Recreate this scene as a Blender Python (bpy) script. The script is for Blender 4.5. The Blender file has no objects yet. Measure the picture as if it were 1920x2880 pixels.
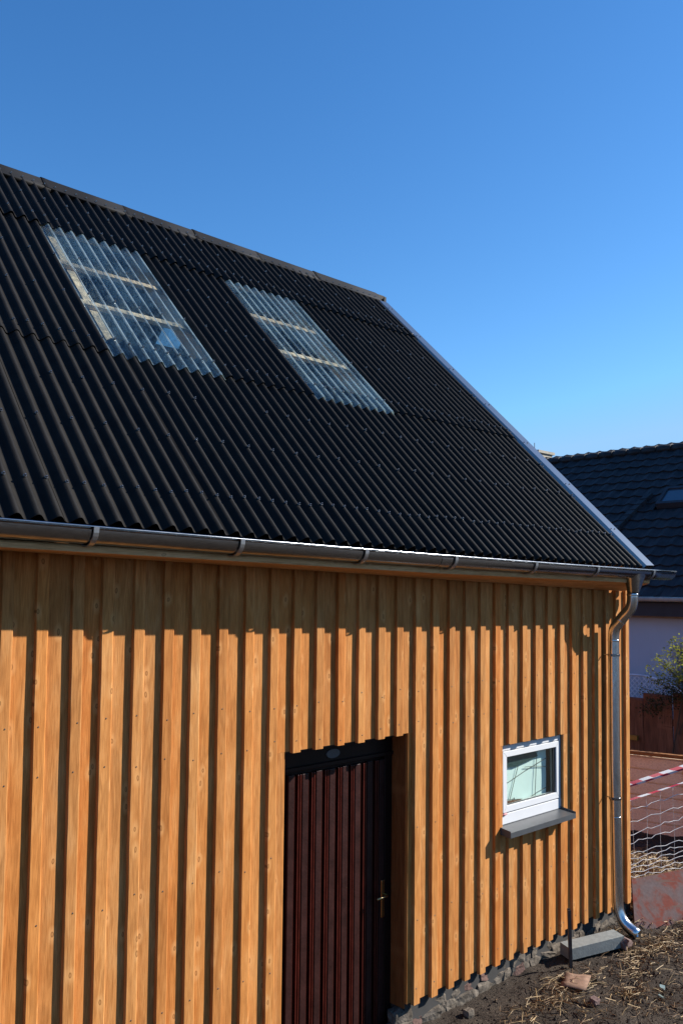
import bpy, bmesh, math, random
from mathutils import Vector, Matrix, noise
random.seed(7)
R = math.radians
scene = bpy.context.scene
COL = scene.collection

# ------------------------------------------------------------------ camera
YAW, PITCH, ROLL = 0.76471, 0.08820, 0.01009
cf = Vector((math.sin(YAW) * math.cos(PITCH), math.cos(YAW) * math.cos(PITCH), math.sin(PITCH)))
cr = Vector((math.cos(YAW), -math.sin(YAW), 0))
cu = cr.cross(cf)
r2 = cr * math.cos(ROLL) + cu * math.sin(ROLL)
u2 = -cr * math.sin(ROLL) + cu * math.cos(ROLL)
cd = bpy.data.cameras.new('camera')
cam = bpy.data.objects.new('camera', cd)
COL.objects.link(cam)
cam.matrix_world = Matrix(((r2.x, u2.x, -cf.x, 0), (r2.y, u2.y, -cf.y, 0), (r2.z, u2.z, -cf.z, 3.2), (0, 0, 0, 1)))
cd.sensor_fit = 'VERTICAL'
cd.sensor_height = 24.0
cd.lens = 24.0 * 2484.8 / 2880
cd.clip_start = 0.05
cd.clip_end = 2000
scene.camera = cam

# ------------------------------------------------------------------ light
SUN = Vector((1.65, -1.0, 1.22)).normalized()
elev = math.asin(SUN.z)
world = bpy.data.worlds.new('World')
scene.world = world
world.use_nodes = True
wn = world.node_tree.nodes
wl = world.node_tree.links
bg = wn['Background']
sky = wn.new('ShaderNodeTexSky')
sky.sky_type = 'NISHITA'
sky.sun_disc = False
sky.sun_elevation = elev
sky.sun_rotation = math.atan2(SUN.x, SUN.y)
sky.altitude = 200
sky.air_density = 1.0
sky.dust_density = 0.0
sky.ozone_density = 2.2
bg.inputs['Strength'].default_value = 0.05
sep = wn.new('ShaderNodeSeparateColor')
comb = wn.new('ShaderNodeCombineColor')
wl.new(sky.outputs['Color'], sep.inputs[0])
for ch, (g_, k_) in enumerate(((1.5, .64), (1.2, 1.20), (1.05, 1.82))):
    pw = wn.new('ShaderNodeMath'); pw.operation = 'POWER'; pw.inputs[1].default_value = g_
    ml = wn.new('ShaderNodeMath'); ml.operation = 'MULTIPLY'; ml.inputs[1].default_value = k_
    mn = wn.new('ShaderNodeMath'); mn.operation = 'MINIMUM'; mn.inputs[1].default_value = (3.4, 6.35, 10.3)[ch]
    wl.new(sep.outputs[ch], pw.inputs[0]); wl.new(pw.outputs[0], ml.inputs[0]); wl.new(ml.outputs[0], mn.inputs[0]); wl.new(mn.outputs[0], comb.inputs[ch])
wl.new(comb.outputs[0], bg.inputs['Color'])
sl = bpy.data.lights.new('sun', 'SUN')
sl.energy = 5.0
sl.angle = R(0.53)
sl.color = (1.0, 0.955, 0.89)
so = bpy.data.objects.new('sun', sl)
COL.objects.link(so)
so.rotation_euler = SUN.to_track_quat('Z', 'Y').to_euler()
so.location = (10, -10, 20)
vs = scene.view_settings
vs.view_transform = 'Standard'
vs.look = 'None'
vs.exposure = 1.0
vs.gamma = 1.0
vs.use_curve_mapping = False
scene.cycles.max_bounces = 10
scene.cycles.transparent_max_bounces = 12
scene.cycles.caustics_reflective = False
scene.cycles.caustics_refractive = False

# ------------------------------------------------------------------ materials
def mat(name, col=(.5, .5, .5), rough=.6, metal=0.0, spec=0.5):
    m = bpy.data.materials.new(name)
    m.use_nodes = True
    b = m.node_tree.nodes['Principled BSDF']
    b.inputs['Base Color'].default_value = (*col, 1)
    b.inputs['Roughness'].default_value = rough
    b.inputs['Metallic'].default_value = metal
    b.inputs['Specular IOR Level'].default_value = spec
    return m, m.node_tree.nodes, m.node_tree.links, b

def N(nodes, t, **kw):
    n = nodes.new(t)
    for k, v in kw.items():
        if k in n.inputs: n.inputs[k].default_value = v
        else: setattr(n, k, v)
    return n

def ramp(nodes, stops):
    r = nodes.new('ShaderNodeValToRGB')
    e = r.color_ramp.elements
    while len(e) < len(stops): e.new(0.5)
    for i, (p, c) in enumerate(stops):
        e[i].position = p
        e[i].color = (*c, 1) if len(c) == 3 else c
    return r

def mixc(nodes, links, fac, a, b, mode='MIX'):
    m = nodes.new('ShaderNodeMix')
    m.data_type = 'RGBA'
    m.blend_type = mode
    for sock, v in ((m.inputs[0], fac), (m.inputs[6], a), (m.inputs[7], b)):
        if hasattr(v, 'is_linked') or hasattr(v, 'node'): links.new(v, sock)
        elif isinstance(v, tuple): sock.default_value = (*v, 1) if len(v) == 3 else v
        else: sock.default_value = v
    return m.outputs[2]

def coords(nodes, links, scale, obj=True, rnd=True, kind='Object'):
    tc = nodes.new('ShaderNodeTexCoord')
    mp = nodes.new('ShaderNodeMapping')
    links.new(tc.outputs[kind], mp.inputs['Vector'])
    mp.inputs['Scale'].default_value = scale
    if rnd:
        oi = nodes.new('ShaderNodeObjectInfo')
        mu = nodes.new('ShaderNodeVectorMath')
        mu.operation = 'SCALE'
        mu.inputs[0].default_value = (37.0, 91.0, 53.0)
        links.new(oi.outputs['Random'], mu.inputs['Scale'])
        ad = nodes.new('ShaderNodeVectorMath')
        links.new(mp.outputs[0], ad.inputs[0])
        links.new(mu.outputs[0], ad.inputs[1])
        return ad.outputs[0], oi.outputs['Random']
    return mp.outputs[0], None

def wood(name, light, mid, dark, along='Z', rough=.62, knots=1.0, spec=.35, grain=1.0, tone=1.0):
    """sawn softwood: long grain, cathedral figure, knots, board to board variation"""
    m, n, l, b = mat(name, mid, rough, 0, spec)
    ax = 'XYZ'.index(along)
    def sc(a, c):
        s = [a, a, a]; s[ax] = c
        return tuple(s)
    v, rnd = coords(n, l, sc(1, 1))
    # broad patches of colour
    vb = N(n, 'ShaderNodeMapping'); vb.inputs['Scale'].default_value = sc(11, 3.2); l.new(v, vb.inputs[0])
    nb = N(n, 'ShaderNodeTexNoise', Scale=1.0, Detail=3.0, Roughness=.6); l.new(vb.outputs[0], nb.inputs['Vector'])
    # figure: distorted bands
    vf = N(n, 'ShaderNodeMapping'); vf.inputs['Scale'].default_value = sc(17, 1.5); l.new(v, vf.inputs[0])
    nf = N(n, 'ShaderNodeTexNoise', Scale=1.0, Detail=2.0, Roughness=.5, Distortion=.4); l.new(vf.outputs[0], nf.inputs['Vector'])
    mf = N(n, 'ShaderNodeMath', operation='MULTIPLY'); l.new(nf.outputs['Fac'], mf.inputs[0]); mf.inputs[1].default_value = 22 * grain
    sf = N(n, 'ShaderNodeMath', operation='SINE'); l.new(mf.outputs[0], sf.inputs[0])
    # fine fibres
    vg = N(n, 'ShaderNodeMapping'); vg.inputs['Scale'].default_value = sc(190, 9); l.new(v, vg.inputs[0])
    ng = N(n, 'ShaderNodeTexNoise', Scale=1.0, Detail=4.0, Roughness=.65); l.new(vg.outputs[0], ng.inputs['Vector'])
    r1 = ramp(n, [(0.22, dark), (0.50, mid), (0.80, light)]); l.new(nb.outputs['Fac'], r1.inputs[0])
    mr = N(n, 'ShaderNodeMapRange'); mr.inputs['From Min'].default_value = .2; mr.inputs['From Max'].default_value = 1.0
    mr.inputs['To Min'].default_value = 0; mr.inputs['To Max'].default_value = .36; l.new(sf.outputs[0], mr.inputs[0])
    c = mixc(n, l, mr.outputs[0], r1.outputs[0], tuple(x * .62 for x in dark))
    r2_ = ramp(n, [(0.30, (.62, .56, .5)), (0.6, (1.08, 1.08, 1.08))]); l.new(ng.outputs['Fac'], r2_.inputs[0])
    c = mixc(n, l, .75, c, r2_.outputs[0], 'MULTIPLY')
    # board tone
    rt = ramp(n, [(0, (.84, .72, .62)), (.18, (.98, 1.04, 1.12)), (.36, (1.10, .96, .78)), (.52, (.86, .86, .90)), (.68, (1.2, 1.24, 1.30)), (.84, (.96, .84, .68)), (1, (1.06, .76, .52))])
    fr = N(n, 'ShaderNodeMath', operation='MULTIPLY'); l.new(rnd, fr.inputs[0]); fr.inputs[1].default_value = 7.13
    fr2 = N(n, 'ShaderNodeMath', operation='FRACT'); l.new(fr.outputs[0], fr2.inputs[0]); l.new(fr2.outputs[0], rt.inputs[0])
    c = mixc(n, l, tone, c, rt.outputs[0], 'MULTIPLY')
    if knots:
        sx_ = n.new('ShaderNodeSeparateXYZ'); l.new(v, sx_.inputs[0]); cx_ = n.new('ShaderNodeCombineXYZ')
        l.new(sx_.outputs['X' if along == 'Z' else 'Z'], cx_.inputs[0]); l.new(sx_.outputs[along], cx_.inputs[1])
        vk = N(n, 'ShaderNodeMapping'); vk.inputs['Scale'].default_value = (9.5, 5.2, 1); l.new(cx_.outputs[0], vk.inputs[0])
        wv = N(n, 'ShaderNodeTexNoise', Scale=2.0, Detail=1.0); l.new(vk.outputs[0], wv.inputs['Vector'])
        vx = mixc(n, l, .12, vk.outputs[0], wv.outputs['Color'])
        vo = N(n, 'ShaderNodeTexVoronoi', Scale=1.0, Randomness=1.0); vo.voronoi_dimensions = '2D'; l.new(vx, vo.inputs['Vector'])
        # only some cells carry a knot
        sp = N(n, 'ShaderNodeSeparateColor'); l.new(vo.outputs['Color'], sp.inputs[0])
        gt = N(n, 'ShaderNodeMath', operation='GREATER_THAN'); l.new(sp.outputs[0], gt.inputs[0]); gt.inputs[1].default_value = .64
        halo = ramp(n, [(0.0, (.9, .9, .9)), (.12, (.8, .8, .8)), (.26, (0, 0, 0))]); l.new(vo.outputs['Distance'], halo.inputs[0])
        core = ramp(n, [(0.0, (.35, .35, .35)), (.03, (.45, .45, .45)), (.055, (1, 1, 1)), (.08, (0, 0, 0))]); l.new(vo.outputs['Distance'], core.inputs[0])
        h1 = N(n, 'ShaderNodeMath', operation='MULTIPLY'); l.new(halo.outputs[0], h1.inputs[0]); l.new(gt.outputs[0], h1.inputs[1])
        h1b = N(n, 'ShaderNodeMath', operation='MULTIPLY'); l.new(h1.outputs[0], h1b.inputs[0]); h1b.inputs[1].default_value = .55 * knots
        k1 = N(n, 'ShaderNodeMath', operation='MULTIPLY'); l.new(core.outputs[0], k1.inputs[0]); l.new(gt.outputs[0], k1.inputs[1])
        k1b = N(n, 'ShaderNodeMath', operation='MULTIPLY'); l.new(k1.outputs[0], k1b.inputs[0]); k1b.inputs[1].default_value = .8 * knots
        c = mixc(n, l, h1b.outputs[0], c, tuple(min(1, x * 1.12) for x in light))
        c = mixc(n, l, k1b.outputs[0], c, tuple(x * .35 for x in dark))
    l.new(c, b.inputs['Base Color'])
    bm_ = N(n, 'ShaderNodeBump', Strength=.35, Distance=.002); l.new(ng.outputs['Fac'], bm_.inputs['Height'])
    l.new(bm_.outputs[0], b.inputs['Normal'])
    return m

M = {}
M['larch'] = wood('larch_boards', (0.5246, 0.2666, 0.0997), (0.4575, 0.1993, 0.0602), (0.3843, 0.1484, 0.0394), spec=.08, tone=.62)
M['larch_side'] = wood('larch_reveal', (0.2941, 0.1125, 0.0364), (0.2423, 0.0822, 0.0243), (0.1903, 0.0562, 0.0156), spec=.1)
M['spruce'] = wood('spruce_board', (0.6710, 0.4392, 0.2440), (0.6100, 0.3782, 0.1891), (0.5124, 0.2684, 0.1098), along='X', knots=.7, spec=.08, tone=.3)
M['panelwood'] = wood('panel_board', (.93, .77, .60), (.91, .73, .55), (.84, .64, .46), along='Y', knots=.6, grain=0, tone=.12)
M['railwood'] = wood('rail_wood', (0.3028, 0.1453, 0.0545), (0.2544, 0.1091, 0.0333), (0.1939, 0.0787, 0.0243), along='Y', knots=.7)
M['oldwood'] = wood('weathered_plank', (.20, .095, .055), (.15, .065, .036), (.085, .036, .02), knots=1.0)
M['bare'] = wood('roof_lath', (.80, .64, .46), (.74, .57, .40), (.62, .46, .30), along='X', knots=.3, grain=0)

def simple(name, col, rough=.6, metal=0, spec=.5, var=.25, scale=6.0, bump=0.0, bscale=80.0):
    m, n, l, b = mat(name, col, rough, metal, spec)
    v, rnd = coords(n, l, (1, 1, 1))
    no = N(n, 'ShaderNodeTexNoise', Scale=scale, Detail=5.0, Roughness=.6); l.new(v, no.inputs['Vector'])
    lo = tuple(max(0, c * (1 - var)) for c in col); hi = tuple(min(1, c * (1 + var)) for c in col)
    rp = ramp(n, [(.3, lo), (.7, hi)]); l.new(no.outputs['Fac'], rp.inputs[0])
    l.new(rp.outputs[0], b.inputs['Base Color'])
    if bump:
        nb = N(n, 'ShaderNodeTexNoise', Scale=bscale, Detail=4.0); l.new(v, nb.inputs['Vector'])
        bp = N(n, 'ShaderNodeBump', Strength=bump, Distance=.01); l.new(nb.outputs['Fac'], bp.inputs['Height'])
        l.new(bp.outputs[0], b.inputs['Normal'])
    return m

M['bitumen'] = simple('black_bitumen_sheet', (.0125, .0112, .0099), .58, 0, .10, .3, 7, .2, 260)
M['cap'] = simple('grey_ridge_cap', (0.0083, 0.0077, 0.0073), .6, 0, .12, .2, 5, .15, 200)
M['dark'] = simple('dark_underlay', (.012, .012, .012), .9)
M['screw'] = simple('zinc_screw', (0.2379, 0.2379, 0.2379), .3, .9, .5, .1)
def zinc(name, col, rlo, rhi, sc=(2, 9, 9)):
    m, n, l, b = mat(name, col, .35, 1.0)
    v, rnd = coords(n, l, sc)
    no = N(n, 'ShaderNodeTexNoise', Scale=2.5, Detail=5.0, Roughness=.65); l.new(v, no.inputs['Vector'])
    mr = N(n, 'ShaderNodeMapRange'); mr.inputs['To Min'].default_value = rlo; mr.inputs['To Max'].default_value = rhi
    l.new(no.outputs['Fac'], mr.inputs[0]); l.new(mr.outputs[0], b.inputs['Roughness'])
    vo = N(n, 'ShaderNodeTexVoronoi', Scale=14.0); l.new(v, vo.inputs['Vector'])
    rp = ramp(n, [(0, tuple(c * .82 for c in col)), (1, tuple(min(1, c * 1.1) for c in col))]); l.new(vo.outputs['Color'], rp.inputs[0])
    l.new(rp.outputs[0], b.inputs['Base Color'])
    bp = N(n, 'ShaderNodeBump', Strength=.12, Distance=.01); l.new(no.outputs['Fac'], bp.inputs['Height']); l.new(bp.outputs[0], b.inputs['Normal'])
    return m
M['zinc'] = zinc('galvanised_steel', (.29, .30, .315), .12, .28)
M['zincpipe'] = zinc('galvanised_pipe', (.56, .57, .58), .16, .30, (6, 6, 1.5))
M['flash'] = simple('grey_flashing', (.25, .255, .26), .24, .85, .5, .06, 3)
M['bracket'] = simple('bright_zinc_strap', (.36, .37, .38), .34, .9, .5, .1, 20)
M['pvc'] = simple('white_pvc', (0.5734, 0.5795, 0.5856), .4, 0, .3, .03, 4)
M['gasket'] = simple('black_gasket', (.015, .015, .017), .5)
M['sill'] = simple('grey_metal_sill', (0.0610, 0.0659, 0.0708), .42, .1, .3, .12, 9)
M['black'] = simple('dark_interior', (.03, .028, .026), .9)
M['mahog'] = simple('mahogany_varnish', (0.0549, 0.0098, 0.0061), .28, 0, .28, .35, 9, .1, 60)
M['mahogflat'] = simple('greyed_mahogany', (0.0256, 0.0092, 0.0076), .42, 0, .16, .4, 7, .2, 60)
M['mahogdark'] = simple('dark_mahogany', (0.0098, 0.0037, 0.0031), .45, 0, .15, .3, 9)
M['brass'] = simple('brass', (0.3720, 0.2700, 0.1320), .28, 1.0, .5, .1)
M['oval'] = simple('pewter_plate', (.06, .062, .07), .5, .1)
M['board_red'] = None

def soil():
    m, n, l, b = mat('bare_soil', (.1, .08, .06), .95, 0, .2)
    v, _ = coords(n, l, (1, 1, 1), rnd=False)
    n1 = N(n, 'ShaderNodeTexNoise', Scale=2.2, Detail=8.0, Roughness=.65); l.new(v, n1.inputs['Vector'])
    n2 = N(n, 'ShaderNodeTexNoise', Scale=45.0, Detail=6.0, Roughness=.7); l.new(v, n2.inputs['Vector'])
    n3 = N(n, 'ShaderNodeTexVoronoi', Scale=60.0); l.new(v, n3.inputs['Vector'])
    r_ = ramp(n, [(.3, (.031, .022, .016)), (.55, (.057, .044, .033)), (.75, (.078, .064, .050))]); l.new(n1.outputs['Fac'], r_.inputs[0])
    r2 = ramp(n, [(.32, (.45, .42, .4)), (.62, (1.25, 1.22, 1.2))]); l.new(n2.outputs['Fac'], r2.inputs[0])
    c = mixc(n, l, .85, r_.outputs[0], r2.outputs[0], 'MULTIPLY')
    r3 = ramp(n, [(0.0, (1, 1, 1)), (.16, (0, 0, 0))]); l.new(n3.outputs['Distance'], r3.inputs[0])
    sp = N(n, 'ShaderNodeSeparateColor'); l.new(n3.outputs['Color'], sp.inputs[0])
    g = N(n, 'ShaderNodeMath', operation='GREATER_THAN'); l.new(sp.outputs[1], g.inputs[0]); g.inputs[1].default_value = .82
    mm = N(n, 'ShaderNodeMath', operation='MULTIPLY'); l.new(g.outputs[0], mm.inputs[0]); l.new(r3.outputs[0], mm.inputs[1])
    c = mixc(n, l, mm.outputs[0], c, (.17, .15, .12))
    l.new(c, b.inputs['Base Color'])
    bp = N(n, 'ShaderNodeBump', Strength=1.0, Distance=.03); l.new(n2.outputs['Fac'], bp.inputs['Height']); l.new(bp.outputs[0], b.inputs['Normal'])
    return m
M['soil'] = soil()
M['straw'] = simple('straw', (0.2562, 0.1647, 0.0671), .6, 0, .3, .5, 15)
M['straw2'] = simple('straw_dark', (0.1220, 0.0671, 0.0268), .7, 0, .2, .5, 15)
M['stone'] = simple('rubble_stone', (.115, .096, .076), .95, 0, .1, .5, 14, .9, 40)
M['redstone'] = simple('red_sandstone', (0.1180, 0.0698, 0.0564), .9, 0, .2, .35, 9, .7, 50)
M['mortar'] = simple('dark_mortar', (.050, .040, .029), .97, 0, .08, .5, 12, 1.0, 40)
M['steelrod'] = simple('brown_steel_bar', (.06, .045, .04), .55, .5, .5, .4, 20)
M['greybox'] = simple('grey_concrete_kerb', (0.1713, 0.1817, 0.1713), .75, 0, .3, .18, 20, .3, 90)
M['brickbit'] = simple('broken_brick', (0.1349, 0.0882, 0.0778), .9, 0, .2, .3, 20, .5, 60)
M['glassbit'] = simple('green_glass_shard', (0.1558, 0.1973, 0.1817), .2)
M['card'] = simple('brown_paper', (0.1869, 0.1142, 0.0778), .9, 0, .2, .3, 14, .4, 30)
M['nplaster'] = simple('pale_render', (.40, .49, .60), .9, 0, .1, .04, 2.0, .2, 200)
M['ntile'] = simple('dark_roof_tile', (.024, .024, .027), .6, 0, .2, .5, 3, .2, 60)
M['nfascia'] = simple('dark_cladding', (.022, .024, .032), .7)
M['ngutter'] = simple('cream_edge_trim', (.30, .28, .24), .6)
M['nframe'] = simple('grey_blue_window_frame', (.22, .27, .33), .5)
M['nglass'] = simple('dark_window_glass', (.04, .07, .10), .06, 0, .9, .1)
M['chim'] = simple('beige_chimney', (0.2544, 0.2302, 0.1817), .8)
M['trellis'] = simple('white_trellis', (.62, .72, .84), .7)
M['wire'] = simple('galvanised_wire', (0.6100, 0.5856, 0.5612), .4, .0, .5, .15)
def leafmat(name, col, tr):
    m, n, l, b = mat(name, col, .5, 0, .3)
    g = n.new('ShaderNodeNewGeometry'); rp = ramp(n, [(0, tuple(c * .55 for c in col)), (1, tuple(c * 1.5 for c in col))])
    l.new(g.outputs['Random Per Island'], rp.inputs[0]); l.new(rp.outputs[0], b.inputs['Base Color'])
    t = n.new('ShaderNodeBsdfTranslucent'); l.new(rp.outputs[0], t.inputs[0])
    mx = n.new('ShaderNodeMixShader'); mx.inputs[0].default_value = tr
    o = [q for q in n if q.type == 'OUTPUT_MATERIAL'][0]
    l.new(b.outputs[0], mx.inputs[1]); l.new(t.outputs[0], mx.inputs[2]); l.new(mx.outputs[0], o.inputs[0])
    return m
M['leafy'] = leafmat('yellow_green_leaf', (.20, .21, .03), .5)
M['leafd'] = leafmat('dark_ivy_leaf', (.030, .042, .014), .25)
M['bark'] = simple('twig_bark', (.08, .055, .035), .9)
M['ylevel'] = simple('yellow_strap', (0.2855, 0.1558, 0.0207), .6)
M['plastic'] = simple('pale_plastic_sheet', (0.7320, 0.8296, 0.7930), .55, 0, .3, .05, 3, .25, 6)
M['teal'] = simple('head_shadow_teal', (.028, .060, .060), .5, 0, .3, .3, 30)  # colour of the shadow under the window head, painted on a sheet
M['cord'] = simple('dark_cord', (.05, .06, .06), .7)
M['pinkclip'] = simple('pink_strap', (0.3218, 0.1349, 0.1453), .6)

def plyred():
    m, n, l, b = mat('worn_red_plywood', (.3, .2, .2), .75, 0, .06)
    v, _ = coords(n, l, (1, 1, 1))
    n1 = N(n, 'ShaderNodeTexNoise', Scale=4.2, Detail=7.0, Roughness=.68, Distortion=.6); l.new(v, n1.inputs['Vector'])
    n2 = N(n, 'ShaderNodeTexNoise', Scale=30.0, Detail=5.0, Roughness=.7); l.new(v, n2.inputs['Vector'])
    r_ = ramp(n, [(.40, (.120, .088, .085)), (.50, (.130, .078, .070)), (.58, (.160, .045, .032))]); l.new(n1.outputs['Fac'], r_.inputs[0])
    r2 = ramp(n, [(.3, (.72, .7, .7)), (.7, (1.15, 1.15, 1.15))]); l.new(n2.outputs['Fac'], r2.inputs[0])
    c = mixc(n, l, .8, r_.outputs[0], r2.outputs[0], 'MULTIPLY')
    vs_ = N(n, 'ShaderNodeMapping'); vs_.inputs['Scale'].default_value = (1.5, 1.5, 28); l.new(v, vs_.inputs[0])
    n3 = N(n, 'ShaderNodeTexNoise', Scale=1.0, Detail=3.0); l.new(vs_.outputs[0], n3.inputs['Vector'])
    r3 = ramp(n, [(.62, (0, 0, 0)), (.68, (1, 1, 1))]); l.new(n3.outputs['Fac'], r3.inputs[0])
    c = mixc(n, l, r3.outputs[0], c, (.12, .075, .06))
    l.new(c, b.inputs['Base Color'])
    return m
M['board_red'] = plyred()

def tape():
    m, n, l, b = mat('red_white_tape', (.8, .8, .8), .4)
    v, _ = coords(n, l, (1, 1, 1), rnd=False, kind='UV')
    w = N(n, 'ShaderNodeTexWave', Scale=1.0); w.wave_type = 'BANDS'; w.bands_direction = 'DIAGONAL'
    l.new(v, w.inputs['Vector'])
    r_ = ramp(n, [(.49, (.51, .50, .50)), (.51, (.38, .018, .035))]); l.new(w.outputs['Fac'], r_.inputs[0])
    l.new(r_.outputs[0], b.inputs['Base Color'])
    return m
M['tape'] = tape()

def fres(n, l):
    lw = n.new('ShaderNodeLayerWeight'); lw.inputs[0].default_value = .5
    p_ = N(n, 'ShaderNodeMath', operation='POWER'); l.new(lw.outputs['Facing'], p_.inputs[0]); p_.inputs[1].default_value = 4.5
    q_ = N(n, 'ShaderNodeMath', operation='MULTIPLY_ADD'); l.new(p_.outputs[0], q_.inputs[0]); q_.inputs[1].default_value = .9; q_.inputs[2].default_value = .04
    return q_
def glasspane(name, tint, refl):
    m = bpy.data.materials.new(name); m.use_nodes = True
    n = m.node_tree.nodes; l = m.node_tree.links
    n.clear()
    o = n.new('ShaderNodeOutputMaterial'); t = n.new('ShaderNodeBsdfTransparent'); t.inputs[0].default_value = (*tint, 1)
    g = n.new('ShaderNodeBsdfGlossy'); g.inputs['Roughness'].default_value = .01
    fr = fres(n, l)
    mx = n.new('ShaderNodeMixShader'); l.new(fr.outputs[0], mx.inputs[0]); l.new(t.outputs[0], mx.inputs[1]); l.new(g.outputs[0], mx.inputs[2])
    l.new(mx.outputs[0], o.inputs[0])
    return m
M['glass'] = glasspane('clear_window_glass', (.92, .96, .94), 1.45)

def grp():
    """translucent corrugated glass fibre sheet: part see-through, milky fibres, glossy"""
    m = bpy.data.materials.new('translucent_corrugated_sheet'); m.use_nodes = True
    n = m.node_tree.nodes; l = m.node_tree.links
    n.clear()
    o = n.new('ShaderNodeOutputMaterial')
    v, _ = coords(n, l, (22, 5, 5))
    no = N(n, 'ShaderNodeTexNoise', Scale=4.0, Detail=6.0, Roughness=.75); l.new(v, no.inputs['Vector'])
    v2, _ = coords(n, l, (1, 1, 1))
    nb = N(n, 'ShaderNodeTexNoise', Scale=3.0, Detail=3.0); l.new(v2, nb.inputs['Vector'])
    ad = N(n, 'ShaderNodeMath', operation='ADD'); l.new(no.outputs['Fac'], ad.inputs[0]); l.new(nb.outputs['Fac'], ad.inputs[1])
    rp = ramp(n, [(.42, (.05, .05, .05)), (.60, (.44, .44, .44))])
    hf = N(n, 'ShaderNodeMath', operation='MULTIPLY'); l.new(ad.outputs[0], hf.inputs[0]); hf.inputs[1].default_value = .5
    l.new(hf.outputs[0], rp.inputs[0])
    t = n.new('ShaderNodeBsdfTransparent'); t.inputs[0].default_value = (.90, .93, .92, 1)
    d = n.new('ShaderNodeBsdfDiffuse'); d.inputs[0].default_value = (.36, .46, .50, 1)
    tl = n.new('ShaderNodeBsdfTranslucent'); tl.inputs[0].default_value = (.45, .6, .62, 1)
    dm = n.new('ShaderNodeMixShader'); dm.inputs[0].default_value = .35; l.new(d.outputs[0], dm.inputs[1]); l.new(tl.outputs[0], dm.inputs[2])
    mx = n.new('ShaderNodeMixShader'); l.new(rp.outputs[0], mx.inputs[0]); l.new(t.outputs[0], mx.inputs[1]); l.new(dm.outputs[0], mx.inputs[2])
    g = n.new('ShaderNodeBsdfGlossy'); g.inputs['Roughness'].default_value = .16
    fr = fres(n, l)
    m2 = n.new('ShaderNodeMixShader'); l.new(fr.outputs[0], m2.inputs[0]); l.new(mx.outputs[0], m2.inputs[1]); l.new(g.outputs[0], m2.inputs[2])
    l.new(m2.outputs[0], o.inputs[0])
    return m
M['grp'] = grp()

# ------------------------------------------------------------------ mesh helpers
class MB:
    def __init__(s): s.v = []; s.f = []; s.uv = None
    def box(s, x0, x1, y0, y1, z0, z1):
        i = len(s.v)
        s.v += [(x0, y0, z0), (x1, y0, z0), (x1, y1, z0), (x0, y1, z0), (x0, y0, z1), (x1, y0, z1), (x1, y1, z1), (x0, y1, z1)]
        s.f += [tuple(i + k for k in q) for q in ((0, 3, 2, 1), (4, 5, 6, 7), (0, 1, 5, 4), (1, 2, 6, 5), (2, 3, 7, 6), (3, 0, 4, 7))]
        return s
    def hexa(s, pts):
        i = len(s.v); s.v += [tuple(p) for p in pts]
        s.f += [tuple(i + k for k in q) for q in ((0, 3, 2, 1), (4, 5, 6, 7), (0, 1, 5, 4), (1, 2, 6, 5), (2, 3, 7, 6), (3, 0, 4, 7))]
        return s
    def bar(s, a, b, w, h=None, up=(0, 0, 1)):
        h = h or w
        a = Vector(a); b = Vector(b); d = (b - a).normalized()
        x = d.cross(Vector(up))
        if x.length < 1e-4: x = d.cross(Vector((1, 0, 0)))
        x.normalize(); y = x.cross(d)
        x *= w / 2; y *= h / 2
        return s.hexa([a - x - y, a + x - y, b + x - y, b - x - y, a - x + y, a + x + y, b + x + y, b - x + y])
    def tube(s, pts, rad, n=12, caps=True):
        pts = [Vector(p) for p in pts]
        rads = rad if isinstance(rad, (list, tuple)) else [rad] * len(pts)
        base = len(s.v); prev = None
        for k, p in enumerate(pts):
            d = (pts[min(k + 1, len(pts) - 1)] - pts[max(k - 1, 0)]).normalized()
            if prev is None:
                x = d.cross(Vector((0, 0, 1)))
                if x.length < 1e-3: x = d.cross(Vector((0, 1, 0)))
                x.normalize()
            else:
                x = (prev - d * prev.dot(d)).normalized()
            prev = x; y = d.cross(x)
            for j in range(n):
                a = 2 * math.pi * j / n
                s.v.append(tuple(p + (x * math.cos(a) + y * math.sin(a)) * rads[k]))
        for k in range(len(pts) - 1):
            for j in range(n):
                a = base + k * n + j; b = base + k * n + (j + 1) % n
                s.f.append((a, b, b + n, a + n))
        if caps:
            s.f.append(tuple(base + j for j in reversed(range(n))))
            s.f.append(tuple(base + (len(pts) - 1) * n + j for j in range(n)))
        return s
    def grid(s, rows):
        """rows of equal length point lists"""
        b = len(s.v); n = len(rows[0])
        for r in rows: s.v += [tuple(p) for p in r]
        for i in range(len(rows) - 1):
            for j in range(n - 1):
                a = b + i * n + j
                s.f.append((a, a + 1, a + n + 1, a + n))
        return s
    def mesh(s, name, mats, smooth=False, origin=(0, 0, 0)):
        me = bpy.data.meshes.new(name)
        o = Vector(origin)
        me.from_pydata([tuple(Vector(v) - o) for v in s.v], [], s.f)
        if not isinstance(mats, (list, tuple)): mats = [mats]
        for m in mats: me.materials.append(m)
        if smooth:
            me.polygons.foreach_set('use_smooth', [True] * len(me.polygons))
        me.update()
        return me
    def obj(s, name, mats, parent=None, smooth=False, origin=None, **props):
        if origin is None: origin = s.v[0] if s.v else (0, 0, 0)
        o = bpy.data.objects.new(name, s.mesh(name, mats, smooth, origin))
        COL.objects.link(o)
        o.location = origin
        if parent: attach(o, parent)
        for k, v in props.items(): o[k] = v
        return o

def attach(o, parent):
    """parent while keeping the world place (only translations are used)"""
    w = Vector(o.location)
    p = parent; off = Vector((0, 0, 0))
    while p:
        off += Vector(p.location); p = p.parent
    o.parent = parent
    o.location = w - off

def empty(name, loc, **props):
    o = bpy.data.objects.new(name, None); COL.objects.link(o); o.location = loc
    for k, v in props.items(): o[k] = v
    return o

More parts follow.
